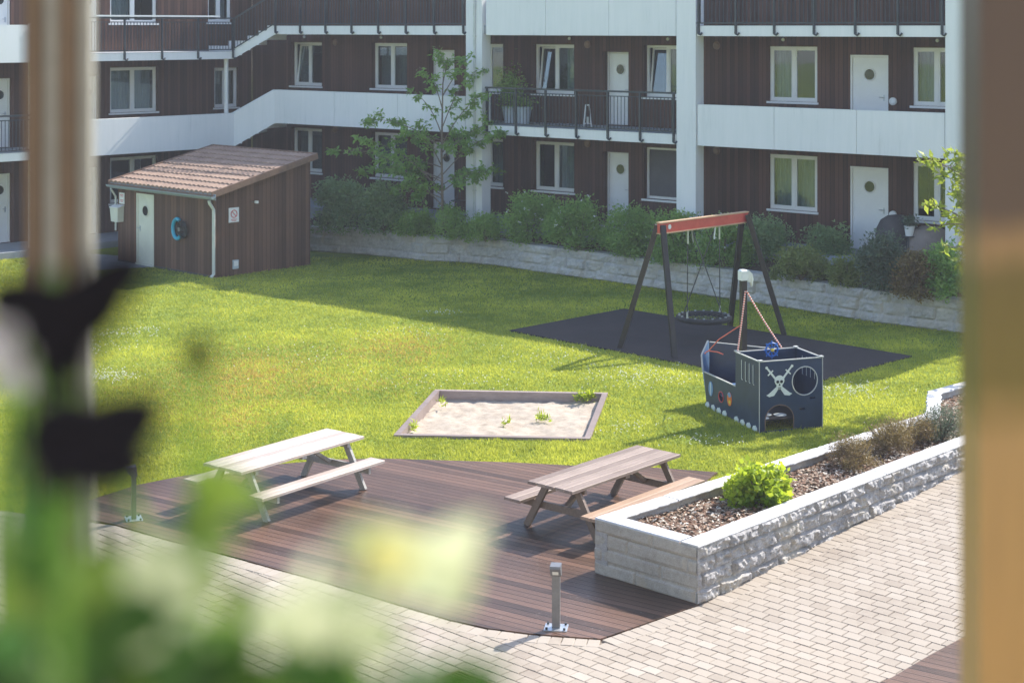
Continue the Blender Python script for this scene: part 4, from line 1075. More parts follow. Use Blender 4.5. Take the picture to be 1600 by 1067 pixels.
# near side art and wave trim
q = MB(); q.plate(circ(1.82, .36, .085, 22, .13), [], lambda u, v, w: (-.0235-w*.006, u, v)); pl = q.build('side_badge', M['skyblue'], sh)
q = MB(); q.plate(slot(1.82, .25, .47, .02), [], lambda u, v, w: (-.030-w*.003, u, v)); q.build('stripe', M['printwhite'], pl)
q = MB(); q.plate(circ(1.09, .335, .085, 22, .12), [], lambda u, v, w: (-.0235-w*.006, u, v)); pl = q.build('side_badge', M['orange'], sh)
q = MB(); q.plate([(1.02, .39), (1.10, .36), (1.16, .41), (1.10, .455), (1.05, .44)], [], lambda u, v, w: (-.030-w*.003, u, v)); q.build('stripe', M['skyblue'], pl)
q = MB(); q.plate([(1.05, .25), (1.12, .27), (1.10, .32), (1.04, .31)], [], lambda u, v, w: (-.030-w*.003, u, v)); q.build('stripe', M['yellow'], pl)
for i in range(9):
    if i in (4,): continue
    y = .14+i*.225; q = MB(); q.plate([(y-.07, .0), (y+.07, .0), (y+.085, .04), (y+.05, .085), (y-.02, .105), (y-.075, .06)], [], lambda u, v, w: (-.026-w*.012, u, v)); q.build('wave_crest', M['printwhite'], sh)
q = MB(); q.box(.05, W_-.05, .05, D_-.05, .18, .20); q.build('floor', M['brownpole'], sh)
q = MB(); q.plate([(.02, .95), (W_-.02, .95), (W_-.02, 1.9), (.02, 1.9)], [circ(.35, 1.25, .1), circ(.75, 1.3, .1), circ(.5, 1.65, .1)], lambda u, v, w: (u, v, .28+w*.02)); q.build('seat', M['navy'], sh)
for x, z in ((.28, .26), (.50, .20), (.20, .12)):
    pass
q = MB()  # white discs painting sun spots that fall through the ship's holes
for x, y, rx in ((.30, .38, .10), (.52, .28, .11), (.16, .16, .08)): q.lathe([(rx, .202), (rx, .208)], 20, (x, y, 0))
q.build('sun_spot_disc', M['printwhite'], sh)
q = MB(); q.plate(circ(.35, 1.6, .13, 20, .06), [], lambda u, v, w: (u, v, .45+w*.02)); q.build('cleat', M['skyblue'], sh)
# wheel
wc = Vector((.60, D_-.15, HH+.03))
q = MB(); n = 24; q.tube([(wc.x+.115*math.cos(2*math.pi*i/n), wc.y, wc.z+.115*math.sin(2*math.pi*i/n)) for i in range(n+1)], .017, 6, False)
for i in range(8): a = 2*math.pi*i/8; q.tube([(wc.x, wc.y, wc.z), (wc.x+.155*math.cos(a), wc.y, wc.z+.155*math.sin(a))], .012, 6)
wh = q.build('steering_wheel', M['blue'], sh)
q = MB(Matrix.Translation((wc.x, wc.y-.02, wc.z)) @ Matrix.Rotation(R(90), 4, 'X')); q.lathe([(.03, -.03), (.03, .02), (.015, .03)], 12); q.build('hub', M['yellow'], wh)
# mast, flag, ropes
mx_, my_ = .20, D_+.14
q = MB(); q.box(mx_-.05, mx_+.05, my_-.05, my_+.05, 0, 2.42); q.build('mast', M['brownpole'], sh)
q = MB(); q.box(mx_-.07, mx_+.06, my_-.07, my_+.07, 2.40, 2.58, c=.02)
q.add([(mx_+.06,my_-.08,2.58),(mx_+.13,my_-.09,2.52),(mx_+.17,my_-.06,2.42),(mx_+.15,my_-.05,2.28),(mx_+.12,my_-.05,2.36),(mx_+.06,my_-.06,2.37),
       (mx_+.06,my_+.02,2.58),(mx_+.13,my_+.01,2.52),(mx_+.17,my_+.0,2.42),(mx_+.15,my_+.0,2.28),(mx_+.12,my_+.0,2.36),(mx_+.06,my_+.0,2.37)],
      [(0,1,2,3,4,5),(11,10,9,8,7,6)]+[(i, 6+i, 6+(i+1)%6, (i+1)%6) for i in range(6)])
q.build('crow_nest_flag', M['printwhite'], sh)
def beaded(a, b, nm, sag=.0):
    a, b = Vector(a), Vector(b); n = 26; pts_ = [a.lerp(b, i/n)-Vector((0, 0, sag*math.sin(math.pi*i/n))) for i in range(n+1)]
    q = MB(); q.tube(pts_, .012, 6); r_ = q.build(nm, M['rope'], sh); q = MB()
    for i in range(0, n, 1):
        p0, p1 = pts_[i], pts_[i+1]; q.tube([p0.lerp(p1, .15), p0.lerp(p1, .55)], .016, 6)
    q.build('beads', M['ropewhite'], r_)
beaded((mx_+.01, my_-.06, 2.22), (.01, .85, HH+.02), 'rope', .02); beaded((mx_+.03, my_-.06, 2.22), (.85, .83, HH+.03), 'rope', .03)
q = MB(); q.tube([(mx_-.05, my_, 1.62), (-.02, 1.5, 1.3), (-.03, 1.9, 1.02), (.02, 2.15, .93), (.05, 2.2, .9)], .010, 6); q.tube([(-.03, 1.9, 1.02), (.05, 1.7, 1.03), (.12, 1.62, 1.0)], .010, 6); q.build('rope', M['rope'], sh)

# ---------------------------------------------------------------- grass and lawn flowers
NG = 520000
gy = 1/RNG.uniform(1/47.5, 1/21.5, NG); gx = (RNG.uniform(-100, 1560, NG)-CX)/F*gy
xy = np.column_stack([gx, gy])
keep = ~in_poly(xy, deck_np)
keep &= ~in_poly(xy, [(p.x, p.y) for p in MA]) & ~in_poly(xy, [(p.x, p.y) for p in SB])
wallpoly = [(p.x, p.y) for p in wb]+[(20, 60), (-20, 60)]; keep &= ~in_poly(xy, wallpoly)
keep &= ~in_poly(xy, [(p.x, p.y) for p in soil_poly]+[]) & ~in_poly(xy, front_region)
shp = [mtx @ Vector(v) for v in ((-LX, 0, 0), (0, 0, 0), (0, LY, 0), (-LX, LY, 0))]; keep &= ~in_poly(xy, [(p.x, p.y) for p in shp]) & ~in_poly(xy, [(p.x, p.y) for p in pp])
bfoot = [(q.x, q.y) for q in (Bw.O+Bw.e*(-12)+Bw.i*(FY-.1), Bw.O+Bw.e*bE+Bw.i*(FY-.1), Bw.O+Bw.e*bE+Bw.i*5, Bw.O+Bw.e*(-12)+Bw.i*5)]; keep &= ~in_poly(xy, bfoot)
xy = xy[keep]; n = len(xy)
# cheap smooth noise on a lookup grid
gxn = np.linspace(-20, 14, 171); gyn = np.linspace(20, 50, 151)
Gn = np.array([[mnoise.fractal(Vector((a*.55, b*.55, 1)), 1, 2, 4) for a in gxn] for b in gyn]); Gf = np.array([[mnoise.fractal(Vector((a*2.6, b*2.6, 5)), 1, 2, 3) for a in gxn] for b in gyn])
ix = np.clip(((xy[:, 0]+20)/34*170).astype(int), 0, 170); iy = np.clip(((xy[:, 1]-20)/30*150).astype(int), 0, 150)
nz_ = Gn[iy, ix]; nf_ = Gf[iy, ix]
hgt = (.034+.016*RNG.random(n))*(1+.4*nf_+.3*nz_); hgt = np.clip(hgt, .015, .10)
near = np.exp(-((xy[:, 0]-.2)/2.4)**2-((xy[:, 1]-25.9)/.45)**2); hgt *= 1+1.1*near*RNG.random(n)
edge_tall = RNG.random(n) < .006; hgt[edge_tall] *= 2.0
ang = RNG.uniform(0, 2*np.pi, n); wv = .011*(xy[:, 1]/30)
bx = np.column_stack([np.cos(ang)*wv, np.sin(ang)*wv, np.zeros(n)]); base = np.column_stack([xy, np.zeros(n)])
lean = RNG.normal(0, .45, (n, 2))*hgt[:, None]; tip = base+np.column_stack([lean, hgt])
tri = np.stack([base-bx, base+bx, tip], 1).reshape(-1, 3)
tint = np.clip(.54+.62*nz_+.30*nf_+RNG.normal(0, .13, n), 0, 1)
pcs = [(G(385, 590), 1.5, 2.6, .55), (G(625, 545), 1.0, 1.5, .55), (G(360, 650), .7, 1.2, .4), (G(560, 600), 1.2, 1.2, .2)]  # lawn spots that take the painted orange reflection tint
reflected = np.zeros(n)
for c_, rx_, ry_, st_ in pcs: reflected = np.maximum(reflected, st_*np.exp(-((xy[:, 0]-c_.x)/rx_)**2-((xy[:, 1]-c_.y)/ry_)**2)*(1+.8*nf_))
dm = RNG.random(n) < reflected
tri3 = tri.reshape(-1, 9); o = fast_mesh('reflect_grass', tri3[dm].reshape(-1, 3), 3, M['grass_reflect'], RNG.random(int(dm.sum()))); o['kind'] = 'stuff'; tag(o, 'dry orange-brown window tints coloured into the lawn left of the sandbox', 'grass')
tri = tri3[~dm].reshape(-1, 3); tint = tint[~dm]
o = fast_mesh('grass', tri, 3, M['grass'], tint); o['kind'] = 'stuff'; tag(o, 'short sunlit green lawn grass covering the courtyard', 'grass')
# white clover and daisies
pts_ = []
for px, py, sx, sy, k_ in ((170,590,50,12,170),(150,545,60,10,60),(175,525,60,6,60),(230,518,50,6,40),(640,520,120,12,50),(1000,590,110,18,190),(1330,612,60,14,120),(700,600,160,25,80),(870,560,120,20,60),(690,490,40,5,30),(480,560,120,40,40),(1100,690,60,14,40),(980,670,50,15,40)):
    for _ in range(k_): pts_.append(G(random.gauss(px, sx*.5), random.gauss(py, sy*.5)))
pts_ = [p for p in pts_]; a_ = np.array([(p.x, p.y) for p in pts_])
kk = ~in_poly(a_, deck_np) & ~in_poly(a_, [(p.x, p.y) for p in MA]) & ~in_poly(a_, [(p.x, p.y) for p in SB]); a_ = a_[kk]
Pp = np.column_stack([a_, np.full(len(a_), .05)]); Pp = np.repeat(Pp, 3, 0)+RNG.normal(0, .006, (len(a_)*3, 3))
o = fast_mesh('clover_flowers', leaf_verts(Pp, .020, .9, 1.2), 4, M['flower_white'], RNG.random(len(Pp))); o['kind'] = 'stuff'; tag(o, 'tiny white clover and daisy heads dotted over the lawn', 'flowers')

# ---------------------------------------------------------------- vegetation
def shrub(name, label, p, rx, ry, hz, n, size, mat, cat='shrub', z=0, group=None, up=.4, aspect=.45, stem=True, clumps=26, flowers=0, ragged=.35):
    t = thing(name, label, cat, (p.x, p.y, z), 0, group)
    cl = []
    for _ in range(clumps):
        a = random.uniform(0, 2*math.pi); r = math.sqrt(random.random())*.8; h = random.uniform(.12, 1.0)
        k_ = math.sqrt(max(.08, 1-(h*.85)**2)); cl.append((math.cos(a)*r*rx*k_, math.sin(a)*r*ry*k_, h*hz*.86, random.uniform(.6, 1.15), random.uniform(-.28, .28)))
    cl = np.array(cl); idx = RNG.integers(0, len(cl), n); rad = (rx+hz)*.5*ragged
    off = RNG.normal(size=(n, 3)); off /= np.linalg.norm(off, axis=1)[:, None]; off *= (RNG.random(n)**.5)[:, None]*rad*cl[idx, 3][:, None]
    pts_ = cl[idx, :3]+off; pts_[:, 2] = np.abs(pts_[:, 2])
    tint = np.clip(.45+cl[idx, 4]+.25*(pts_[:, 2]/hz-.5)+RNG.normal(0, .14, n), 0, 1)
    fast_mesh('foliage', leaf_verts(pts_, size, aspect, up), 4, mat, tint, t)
    if stem:
        q = MB()
        for i in range(7):
            a = random.uniform(0, 6.28); q.tube([(0, 0, 0), (math.cos(a)*rx*.3, math.sin(a)*ry*.3, hz*.45), (math.cos(a)*rx*.55, math.sin(a)*ry*.55, hz*.8)], [.018, .012, .005], 5)
        q.build('stems', M['bark'], t)
    if flowers:
        k_ = RNG.integers(0, len(cl), flowers); f_ = cl[k_, :3]+RNG.normal(0, rad*.45, (flowers, 3)); f_[:, 2] = np.maximum(f_[:, 2], hz*.4)+.08; f_ = np.repeat(f_, 4, 0)+RNG.normal(0, .012, (flowers*4, 3))
        fast_mesh('blossom', leaf_verts(f_, .05, .9, .6), 4, M['flower_white'], RNG.random(len(f_)), t)
    return t
def gz(px, py, z): return G(px, py, z)
ZB = .72
hedge = [ # px centre, base py, half-width px, top py, mat, label, size, n, flowers
 (528,366,42,288,'leaf_feather','feathery grey-green shrub next to the shed behind the stone wall',.11,5200,0),
 (596,368,42,292,'leaf_feather','darker feathery shrub left of the slim tree',.11,5200,0),
 (645,372,32,330,'leaf_hedge','low dark green shrub under the slim tree on its left',.07,3600,0),
 (705,378,34,334,'leaf_hedge','low clipped green shrub at the foot of the slim tree',.07,3600,0),
 (758,382,30,340,'leaf_hedge','low green shrub in front of the downpipe column',.07,3200,0),
 (828,384,48,308,'leaf_hedge','lush green bush with white blossom under the balcony railing',.085,6500,26),
 (905,396,48,318,'leaf_hedge','rounded bush with white blossom left of the ground-floor middle door',.085,6500,40),
 (985,405,46,330,'leaf_hedge','dense green shrub behind the left end of the swing beam',.08,6000,0),
 (1060,415,46,338,'leaf_hedge','dense green shrub behind the swing ropes',.08,6000,14),
 (1135,424,44,344,'leaf_hedge','green shrub behind the right end of the swing',.08,5500,22),
 (1200,420,40,336,'leaf_feather','dark bluish shrub behind the right swing leg',.09,4500,0),
 (1258,444,46,392,'leaf_yellow','yellow-green spreading shrub hanging over the stone wall',.085,5000,0),
 (1300,422,40,358,'leaf_feather','dark shrub left of the ground-floor right door',.09,4200,0),
 (1332,452,34,410,'leaf_yellow','small pale green shrub between the spreading shrub and the dark one',.08,2600,0),
 (1385,462,38,372,'leaf_greyg','grey-green shrub in front of the ground-floor right door',.09,4600,0),
 (1440,472,34,405,'leaf_rust','rust-tinged shrub at the right end of the stone wall',.085,3400,0),
 (1490,474,32,388,'leaf_hedge','green shrub against the right-hand white column',.09,3400,0)]
for (px, py, hw, ty, mt, lab, sz, nn_, fl) in hedge:
    p = gz(px, py, ZB); p = p+Vector((0, .55, 0)); hw_m = hw*p.y/F*1.22; hz = (py-ty)*p.y/F*random.uniform(.82, 1.0)+.10
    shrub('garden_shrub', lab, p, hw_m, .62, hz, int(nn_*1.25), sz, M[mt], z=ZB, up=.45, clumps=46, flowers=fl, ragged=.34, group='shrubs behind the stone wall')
# low ground cover creeping over the wall top
# planter shrubs
p = G(1186, 786, .6); shrub('lime_shrub', 'bright lime-green leafy shrub near the planter corner', p, .54, .44, .44, 3600, .085, M['leaf_lime'], z=.6, up=.4, aspect=.75, clumps=26, ragged=.42)
for px, py, wpx, hz, mt, lab, nn_ in ((1335,728,.44,.38,'leaf_rust','russet wiry shrub in the planter right of the lime shrub',6500),(1385,706,.46,.44,'leaf_rust','brown-green wiry shrub in the middle of the planter row',6500),(1428,694,.42,.40,'leaf_rust','dark reddish wiry shrub in the planter just below the wall step',5000),(1472,686,.50,.48,'leaf_greyg','grey-green fine shrub in the planter against the right edge',6500),(1530,665,.5,.55,'leaf_greyg','grey-green shrub at the far end of the planter',3500)):
    p = G(px, py, .6); shrub('planter_shrub', lab, p, wpx, .40, hz, int(nn_*.8), .040, M[mt], z=.6, up=.5, aspect=.22, clumps=30, ragged=.42, group='wiry shrubs in the planter')
# sandbox weeds
for px, py, r_, n_, lab in ((907,630,.14,90,'leafy green weed in the back right corner of the sandbox'),(845,660,.16,70,'small green weed in the middle of the sand'),(925,628,.12,80,'dark green weed beside the right sandbox board'),(790,668,.10,26,'tiny weed tuft near the front of the sand'),(690,640,.12,26,'thin weed tuft at the left side of the sand'),(650,676,.12,40,'weed tuft in the front left corner of the sandbox')):
    p = G(px, py, -.1); shrub('weed', lab, p, r_, r_*.6, .14, n_, .10, M['leaf_lime'], 'weed', -.08, 'weeds growing in the sandbox', up=.9, aspect=.25, stem=False, clumps=6, ragged=.5)

def limb_tree(name, label, base, Y, trunk, limbs, leafmat, n_per_m, size, spread, r0, cat='tree', twig=.55):
    """trunk, limbs given as lists of (px, py, dY); each limb: start point, end point"""
    t = thing(name, label, cat, (base.x, base.y, base.z))
    W = lambda q: P(q[0], q[1], Y+(q[2] if len(q) > 2 else 0))-base
    tb = MB(); tp = [W(q) for q in trunk]; tb.tube(tp, [r0*(1-.75*i/(len(tp)-1)) for i in range(len(tp))], 8)
    leafp = []
    for lb in limbs:
        a, b = W(lb[0]), W(lb[1]); L = (b-a).length; k_ = max(4, int(L/.25)); pts_ = []
        side = Vector((random.uniform(-1, 1), random.uniform(-1, 1), 0))*.06*L
        for i in range(k_+1):
            f = i/k_; pts_.append(a.lerp(b, f)+Vector((0, 0, .10*L*math.sin(math.pi*f)))+side*math.sin(math.pi*f))
        tb.tube(pts_, [max(.006, r0*.42*(1-.85*i/k_)) for i in range(k_+1)], 5)
        for i in range(1, k_+1):
            f = i/k_
            if f < .28: continue
            for _ in range(random.choice((1, 2, 2, 3))):
                d_ = Vector((random.gauss(0, 1), random.gauss(0, 1), random.gauss(.0, .5))).normalized()*spread*random.uniform(.3, 1.2)*(1.15-.35*f)
                e = pts_[i]+d_; tb.tube([pts_[i], pts_[i].lerp(e, .5)+Vector((0, 0, .03)), e], [.006, .004, .002], 4, False)
                m_ = max(2, int(n_per_m*d_.length*random.uniform(.5, 1.4)))
                for j in range(m_):
                    g = random.uniform(.25, 1.1); leafp.append(pts_[i]+d_*g+Vector((random.gauss(0, .045), random.gauss(0, .045), random.gauss(-.02, .04))))
    tb.build('trunk', M['bark'], t)
    lp = np.array([tuple(v) for v in leafp]); cl_ = np.array([mnoise.noise(Vector(v)*2.2) for v in leafp])
    fast_mesh('crown', leaf_verts(lp, size, .42, -.1, .35, .25), 4, leafmat, np.clip(.5+.5*cl_+RNG.normal(0, .18, len(lp)), 0, 1), t)
    return t
Yt = 46.6
bs = P(691, 352, Yt)
limb_tree('slim_tree', 'slim young tree with sparse green leaves in front of the white column', bs, Yt,
          [(691,352),(691,300),(690,240),(691,180),(692,130),(700,92)],
          [((691,300),(560,215,-.6)),((691,285),(530,236,.3)),((690,262),(615,262,.8)),((690,310),(608,300,-.5)),((690,270),(655,330,-.6)),((690,230),(570,186,.4)),((690,210),(640,140,-.3)),((691,170),(655,105,.4)),
           ((692,140),(690,84,0)),((692,150),(735,88,-.3)),((691,200),(745,110,.3)),((691,225),(750,150,-.4)),((690,250),(770,192,.2)),((690,275),(790,205,-.5)),((690,290),(782,268,.4)),((690,300),(760,268,-.6)),((690,310),(705,335,.6)),((690,240),(720,215,.8)),((690,295),(600,262,.9)),((690,260),(640,205,-.9)),((690,305),(640,288,.5)),((690,320),(596,245,-1.0)),((690,220),(603,222,.6)),((690,280),(575,268,.2))],
          M['leaf_tree'], 90, .14, .38, .045)
Yt = 30.0; bs = G(1585, 600, .3); Yt = bs.y; 
limb_tree('courtyard_tree', 'sunlit yellow-green tree branches reaching in beside the right window jamb', bs, Yt,
          [(1585,598),(1580,500),(1574,420),(1570,330),(1566,240),(1560,190)],
          [((1570,340),(1450,250,-.4)),((1568,300),(1468,258,.3)),((1570,360),(1482,296,-.2)),((1572,400),(1448,318,.2)),((1572,380),(1466,352,-.5)),((1574,420),(1478,385,.4)),((1568,270),(1490,240,0)),((1574,430),(1500,410,.2)),((1570,330),(1500,320,-.6)),((1570,380),(1505,365,.5)),((1570,350),(1475,275,.5)),((1572,395),(1490,340,0)),((1570,340),(1500,270,.1)),
           ((1570,330),(1660,260,.3)),((1570,360),(1680,330,-.4)),((1572,400),(1650,400,.4)),((1566,250),(1620,190,0)),((1566,240),(1540,190,.4)),((1568,300),(1600,250,1.2)),((1570,360),(1570,320,1.4)),((1570,380),(1600,330,-1.3))],
          M['leaf_lit'], 60, .16, .26, .06)

# ---------------------------------------------------------------- things on the balconies and terrace
def pot(name, label, cat, loc, r, h, mat, leaf=None, lh=.5, nl=900, group=None):
    t = thing(name, label, cat, loc, 0, group)
    q = MB(); q.lathe([(r*.72, 0), (r*.98, h*.96), (r*1.05, h*.96), (r*1.05, h), (r*.92, h), (r*.9, h*.9)], 18); q.build('pot', mat, t)
    if leaf:
        pts_ = RNG.normal(0, 1, (nl, 3))*np.array([r*.75, r*.75, lh*.3])+np.array([0, 0, h+lh*.5]); fast_mesh('foliage', leaf_verts(pts_, .09, .4, .4), 4, leaf, np.clip(RNG.normal(.5, .2, nl), 0, 1), t)
        q = MB(); q.tube([(0, 0, h*.85), (.03, 0, h+lh*.5)], .015, 6); q.build('stem', M['bark'], t)
    return t
def onA(px, yo, z): s = A.s_(px, yo); q = A.O+A.e*s+A.i*yo; return (q.x, q.y, z)
pot('potted_plant', 'left pale grey pot with a tall leafy plant on the first-floor balcony', 'potted plant', onA(797, -1.0, F2), .24, .5, M['potgrey'], M['leaf_hedge'], .95, 1500, 'balcony pots')
pot('potted_plant', 'right pale grey pot with a low dark plant on the first-floor balcony', 'potted plant', onA(818, -1.0, F2), .24, .5, M['potgrey'], M['leaf_hedge'], .3, 300, 'balcony pots')
t = thing('lantern', 'small white lantern stand on the balcony left of the upper middle door', 'lantern', onA(918, -.8, F2))
q = MB()
for sx in (-1, 1):
    for sy in (-1, 1): q.bar((sx*.11, sy*.11, 0), (sx*.05, sy*.05, .62), .022, .022)
q.box(-.06, .06, -.06, .06, .60, .63); q.box(-.10, .10, -.10, .10, .08, .10); q.build('frame', M['whitepaint'], t)
q = MB(); q.lathe([(.04, .10), (.04, .28)], 10); q.build('candle', M['cream'], t)
t = thing('covered_grill', 'dark fabric-covered grill on the terrace right of the ground-floor right door', 'grill', onA(1402, -.75, F1))
q = MB(); vs = []; fs = []; n = 20
for j, (r_, z) in enumerate(((.46, 0), (.47, .35), (.44, .7), (.36, .92), (.2, 1.03), (.02, 1.06))):
    for i in range(n): a = 2*math.pi*i/n; k_ = 1+.06*math.sin(i*3.1+j)+.04*math.sin(i*5); vs.append((r_*1.15*k_*math.cos(a), r_*.8*k_*math.sin(a), z))
for j in range(5):
    for i in range(n): fs.append((j*n+i, j*n+(i+1) % n, (j+1)*n+(i+1) % n, (j+1)*n+i))
fs.append(tuple(5*n+i for i in range(n))); q.add(vs, fs); q.build('cover', M['cover'], t, smooth=True)
q = MB()
for sx in (-1, 1): q.lathe([(.05, 0), (.05, .05)], 10, (sx*.3, -.2, 0))
q.build('wheel', M['rubber'], t)
t = thing('covered_furniture', 'tan fabric-covered garden furniture next to the covered grill', 'furniture', onA(1452, -.9, F1))
q = MB(); vs = []; fs = []
for j, (r_, z) in enumerate(((.55, 0), (.56, .3), (.5, .55), (.4, .74), (.2, .84), (.02, .86))):
    for i in range(n): a = 2*math.pi*i/n; k_ = 1+.07*math.sin(i*2.3+j*.7); vs.append((r_*k_*math.cos(a), r_*.75*k_*math.sin(a), z))
for j in range(5):
    for i in range(n): fs.append((j*n+i, j*n+(i+1) % n, (j+1)*n+(i+1) % n, (j+1)*n+i))
fs.append(tuple(5*n+i for i in range(n))); q.add(vs, fs); q.build('cover', M['covertan'], t, smooth=True)
# plant stand with white pot
x_, y_, z_ = onA(1421, -1.25, F1)
t = thing('plant_stand', 'slim dark plant stand carrying the small white pot on the terrace', 'plant stand', (x_, y_, z_))
q = MB()
for i in range(3): a = 2.1*i; q.bar((.15*math.cos(a), .15*math.sin(a), 0), (.07*math.cos(a), .07*math.sin(a), .60), .02, .02)
q.build('legs', M['dark'], t); q = MB(); q.lathe([(.15, .60), (.15, .62)], 14); q.build('top', M['dark'], t)
pot('flower_pot', 'small white pot with a leafy plant on the stand by the right-hand window', 'potted plant', (x_, y_, z_+.62), .13, .24, M['whitepaint'], M['leaf_greyg'], .22, 220)
# garden chair by the left door
x_, y_, z_ = onA(716, -.8, F1)
t = thing('garden_chair', 'thin dark wire chair beside the ground-floor left door', 'chair', (x_, y_, z_), PHA)
q = MB()
for sx in (-1, 1):
    for sy in (-1, 1): q.tube([(sx*.2, sy*.2, 0), (sx*.18, sy*.18, .44)], .011, 6)
q.build('legs', M['dark'], t)
q = MB(); q.lathe([(.23, .44), (.23, .455)], 18); q.build('seat', M['dark'], t)
q = MB(); q.tube([(.22*math.cos(R(a)), .22, .45+.42*math.sin(R(a))) for a in range(0, 181, 12)], .012, 6)
for x in (-.1, 0, .1): q.tube([(x, .22, .45), (x, .22, .84)], .007, 5)
q.build('backrest', M['dark'], t)

# ---------------------------------------------------------------- the viewer's window: frame, sill box, flowers
YF = 1.85
def mk_jamb(name, stops, vert=True):
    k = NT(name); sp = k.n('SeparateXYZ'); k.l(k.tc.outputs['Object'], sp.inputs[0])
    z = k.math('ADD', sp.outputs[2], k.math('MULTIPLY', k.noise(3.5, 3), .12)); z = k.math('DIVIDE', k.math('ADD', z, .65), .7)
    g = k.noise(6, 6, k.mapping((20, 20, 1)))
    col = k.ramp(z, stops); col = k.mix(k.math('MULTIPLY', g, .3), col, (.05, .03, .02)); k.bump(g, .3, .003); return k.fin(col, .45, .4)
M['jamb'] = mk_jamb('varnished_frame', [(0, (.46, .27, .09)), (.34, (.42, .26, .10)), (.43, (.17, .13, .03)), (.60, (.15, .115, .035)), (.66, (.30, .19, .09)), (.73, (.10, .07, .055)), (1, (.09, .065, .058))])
M['mull_brown'] = mat_simple('brown_mullion', (.13, .085, .055), (.09, .06, .04), 5, .5, .1)
M['mull_pale'] = mat_simple('pale_weatherstrip', (.25, .245, .225), (.20, .195, .18), 5, .6, .05)
wf = thing('window_frame', 'out-of-focus brown and pale wooden window frame close to the viewer', 'window frame', (0, YF, H))
X = lambda px: (px-CX)/F*YF
lo_, hi_ = -1.3, .9
for a, b, mt, y0, y1 in ((38, 64, 'mull_brown', 0, .03), (64, 92, 'mull_pale', .006, .03), (92, 118, 'mull_brown', .0, .03), (118, 138, 'mull_pale', .006, .03)):
    q = MB(); q.box(X(a), X(b), y0, y1, lo_, hi_); q.build('mullion' if mt == 'mull_brown' else 'weather_strip', M[mt], wf)
q = MB(); q.box(X(1531), X(1531)+.12, 0, .08, lo_, hi_); q.build('jamb', M['jamb'], wf)
q = MB(); q.box(-1.25, -.85, 0, .08, lo_, hi_); q.build('jamb', M['mull_brown'], wf)
q = MB(); q.box(-1.25, X(1531)+.12, 0, .08, hi_+.001, hi_+.1); q.build('head_rail', M['mull_brown'], wf)
q = MB(); q.box(-1.25, X(1531)+.12, -.06, .1, lo_-.06, lo_-.001); q.build('sill', M['mull_pale'], wf)
q = MB(); q.box(-2.2, 2.2, -1.6, YF+.3, H-1.62, H-1.42); structure(q.build('floor', M['slabfloor']))
YP = .75
fb = thing('flower_box', 'long window box under the foreground flowers', 'flower box', (-.16, YP-.02, H-.62))
q = MB(); q.box(-.42, .42, -.09, -.075, 0, .16); q.box(-.42, .42, .075, .09, 0, .16); q.box(-.42, -.405, -.075, .075, 0, .16); q.box(.405, .42, -.075, .075, 0, .16); q.box(-.405, .405, -.075, .075, 0, .015); q.build('box', M['mull_brown'], fb)
q = MB(); q.box(-.40, .40, -.074, .074, .016, .14); q.build('soil', M['soil'], fb)
q = MB(); q.bar((-.35, 0, -.02), (-.35, 0, -.8), .05, .05, up=(0, 1, 0)); q.bar((.35, 0, -.02), (.35, 0, -.8), .05, .05, up=(0, 1, 0)); q.bar((-.42, 0, -.012), (.42, 0, -.012), .05, .02); q.build('stand', M['dark'], fb)
def blob_leaves(pts_px, Yc, dY, size, mat, parent, nm, base, aspect=.6, face=True):
    L = []
    for px, py in pts_px: L.append(P(px, max(py, 540), Yc+random.uniform(-dY, dY))-base)
    a = np.array([tuple(v) for v in L]); n = len(a)
    d_ = RNG.normal(size=(n, 3))*np.array([1, .35, 1]); d_ /= np.linalg.norm(d_, axis=1)[:, None]
    nrm = RNG.normal(size=(n, 3))*.45+np.array([0, -1, .4]); x = np.cross(d_, nrm); x /= np.linalg.norm(x, axis=1)[:, None]
    L_ = (size*RNG.uniform(.65, 1.3, n))[:, None]; nn2 = np.cross(x, d_)
    ks = []
    for f, wd in ((-.5, .0), (-.2, .8), (.15, 1.0), (.5, 0)): ks.append((f, wd))
    V = np.stack([a-d_*L_*.5, a-d_*L_*.2+x*L_*aspect*.42, a+d_*L_*.15+x*L_*aspect*.45, a+d_*L_*.5, a+d_*L_*.15-x*L_*aspect*.45, a-d_*L_*.2-x*L_*aspect*.42], 1).reshape(-1, 3)
    return fast_mesh(nm, V, 6, mat, np.clip(RNG.normal(.5, .28, n), 0, 1), parent)
def region(cx, cy, sx, sy, n): return [(random.gauss(cx, sx), random.gauss(cy, sy)) for _ in range(n)]
base = Vector((-.2, YP, H-.48))
fp = thing('foreground_plant', 'blurred green leafy plant filling the lower left of the window', 'plant', base)
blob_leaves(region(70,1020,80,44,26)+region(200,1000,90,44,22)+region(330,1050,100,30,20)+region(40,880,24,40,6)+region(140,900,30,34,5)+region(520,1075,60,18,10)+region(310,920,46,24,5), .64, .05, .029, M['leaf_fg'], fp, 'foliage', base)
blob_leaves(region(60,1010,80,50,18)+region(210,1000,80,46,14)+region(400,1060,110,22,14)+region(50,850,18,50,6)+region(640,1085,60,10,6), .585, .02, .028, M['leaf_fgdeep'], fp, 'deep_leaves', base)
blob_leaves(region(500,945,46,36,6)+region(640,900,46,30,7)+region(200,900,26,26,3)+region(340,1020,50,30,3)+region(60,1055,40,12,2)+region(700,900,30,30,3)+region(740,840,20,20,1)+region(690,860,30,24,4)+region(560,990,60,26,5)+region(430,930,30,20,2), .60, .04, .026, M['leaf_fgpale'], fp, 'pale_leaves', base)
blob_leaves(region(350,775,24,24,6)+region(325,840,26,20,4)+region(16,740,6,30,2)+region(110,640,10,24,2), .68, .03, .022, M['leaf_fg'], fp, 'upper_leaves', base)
q = MB()
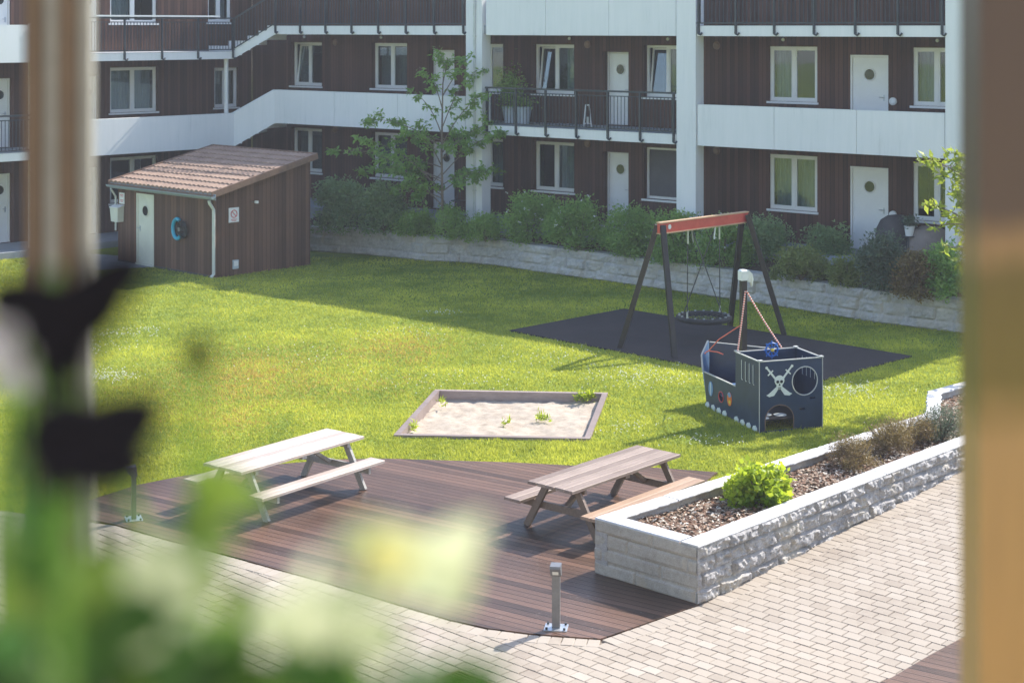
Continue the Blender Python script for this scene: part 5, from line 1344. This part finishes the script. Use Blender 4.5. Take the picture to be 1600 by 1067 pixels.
for x0, x1, y1, r_ in ((30, 95, 520, .0035), (85, 55, 560, .0035), (150, 125, 600, .003), (0, 20, 640, .005), (190, 165, 740, .004)):
    a, b = P(x0, 1150, .70)-base, P(x1, y1, .70+random.uniform(-.03, .03))-base; q.tube([a.lerp(b, t_)+Vector((.006*math.sin(3*t_), 0, 0)) for t_ in (0, .25, .5, .75, 1)], [r_, r_*1.15, r_, r_*.7, r_*.2], 6)
q.build('strap_leaves', M['leaf_fgdark'], fp)
q = MB()
for x0, y0, x1, y1 in ((60,1120,85,420),(120,1120,55,560),(250,1120,330,760),(420,1120,610,880),(300,1120,160,700),(0,1110,20,600)):
    a, b = P(x0, y0, .72)-base, P(x1, y1, .74)-base; mid = a.lerp(b, .5)+Vector((random.uniform(-.01, .01), 0, .01)); q.tube([a, mid, b], .0032, 6)
q.build('stems', M['leaf_tree'], fp)
blob_leaves(region(600,862,16,16,5), .57, .01, .020, M['petal_yellow'], fp, 'blossom', base)
def dark_flower(label, lobes, Y):
    b0 = P(*lobes[0][:2], Y); t = thing('dark_flower', label, 'flower', b0, 0, 'black flowers')
    q = MB()
    for px, py, rx, ry, rot in lobes:
        c = P(px, py, Y)-b0; n = 14; k_ = Y/F
        T = Matrix.Translation(c) @ Matrix.Rotation(R(rot), 4, 'Y')
        vs = []; fs = []; m_ = 8
        for j in range(m_+1):
            ph = math.pi*j/m_-math.pi/2
            for i in range(n):
                a = 2*math.pi*i/n; w1 = 1+.13*math.sin(3*a+px)
                vs.append(T @ Vector((rx*k_*math.cos(ph)*math.cos(a)*w1, min(rx, ry)*.35*k_*math.cos(ph)*math.sin(a), ry*k_*math.sin(ph))))
        for j in range(m_):
            for i in range(n): fs.append((j*n+i, j*n+(i+1) % n, (j+1)*n+(i+1) % n, (j+1)*n+i))
        q.add(vs, fs)
    q.build('petals', M['petal_black'], t, smooth=True)
    s = MB(); s.tube([Vector((0, 0, 0)), Vector((-.004, .0, -.10)), (base+Vector((-.02, 0, 0)))-b0], .0028, 6); s.build('stem', M['leaf_tree'], t)
dark_flower('black drooping flower below the window mullion, the upper of the two large ones', [(115,485,60,100,58),(62,470,84,42,12),(160,448,46,88,55),(100,535,50,86,8),(20,475,56,34,-8)], .57)
dark_flower('large black rounded flower above the left bollard, the lower of the two', [(112,692,76,80,24),(170,676,92,60,-28),(150,722,96,50,6),(222,652,46,32,-48),(95,735,48,48,30)], .54)
dark_flower('small dark bud against the sunlit lawn', [(312,553,26,28,0)], .68)
t = thing('pale_flower', 'pale lilac blurred flower between the two black flowers at the left edge', 'flower', P(40, 530, .78))
q = MB(); k_ = .78/F
for i in range(5):
    a = 2*math.pi*i/5+.4; T = Matrix.Rotation(-a, 4, 'Y'); q.T = T
    q.add([(0, 0, 0), (.010, -.003, .010), (.011, -.005, .022), (0, -.008, .03), (-.011, -.005, .022), (-.010, -.003, .010)], [(0,1,2,3,4,5)], .6)
q.T = None; q.build('petals', M['petal_lilac'], t)
s = MB(); s.tube([(0, 0, 0), (.0, 0, -.12), (base+Vector((-.04, 0, 0)))-t.location], .0028, 6); s.build('stem', M['leaf_tree'], t)

# ---------------------------------------------------------------- added haze volume standing in for the window-glass veil
k = NT('veil_haze'); k.t.nodes.remove(k.b)
pv_ = k.t.nodes.new('ShaderNodeVolumePrincipled'); pv_.inputs['Color'].default_value = (.86, .90, .97, 1); pv_.inputs['Density'].default_value = .0010; pv_.inputs['Anisotropy'].default_value = .1
k.l(pv_.outputs[0], k.out.inputs['Volume'])
q = MB(); q.box(-225, 225, -165, 225, -1.2, 13.2); o = q.build('haze', k.m); o['kind'] = 'stuff'; tag(o, 'added thin pale haze standing in for the window-glass veil', 'haze')
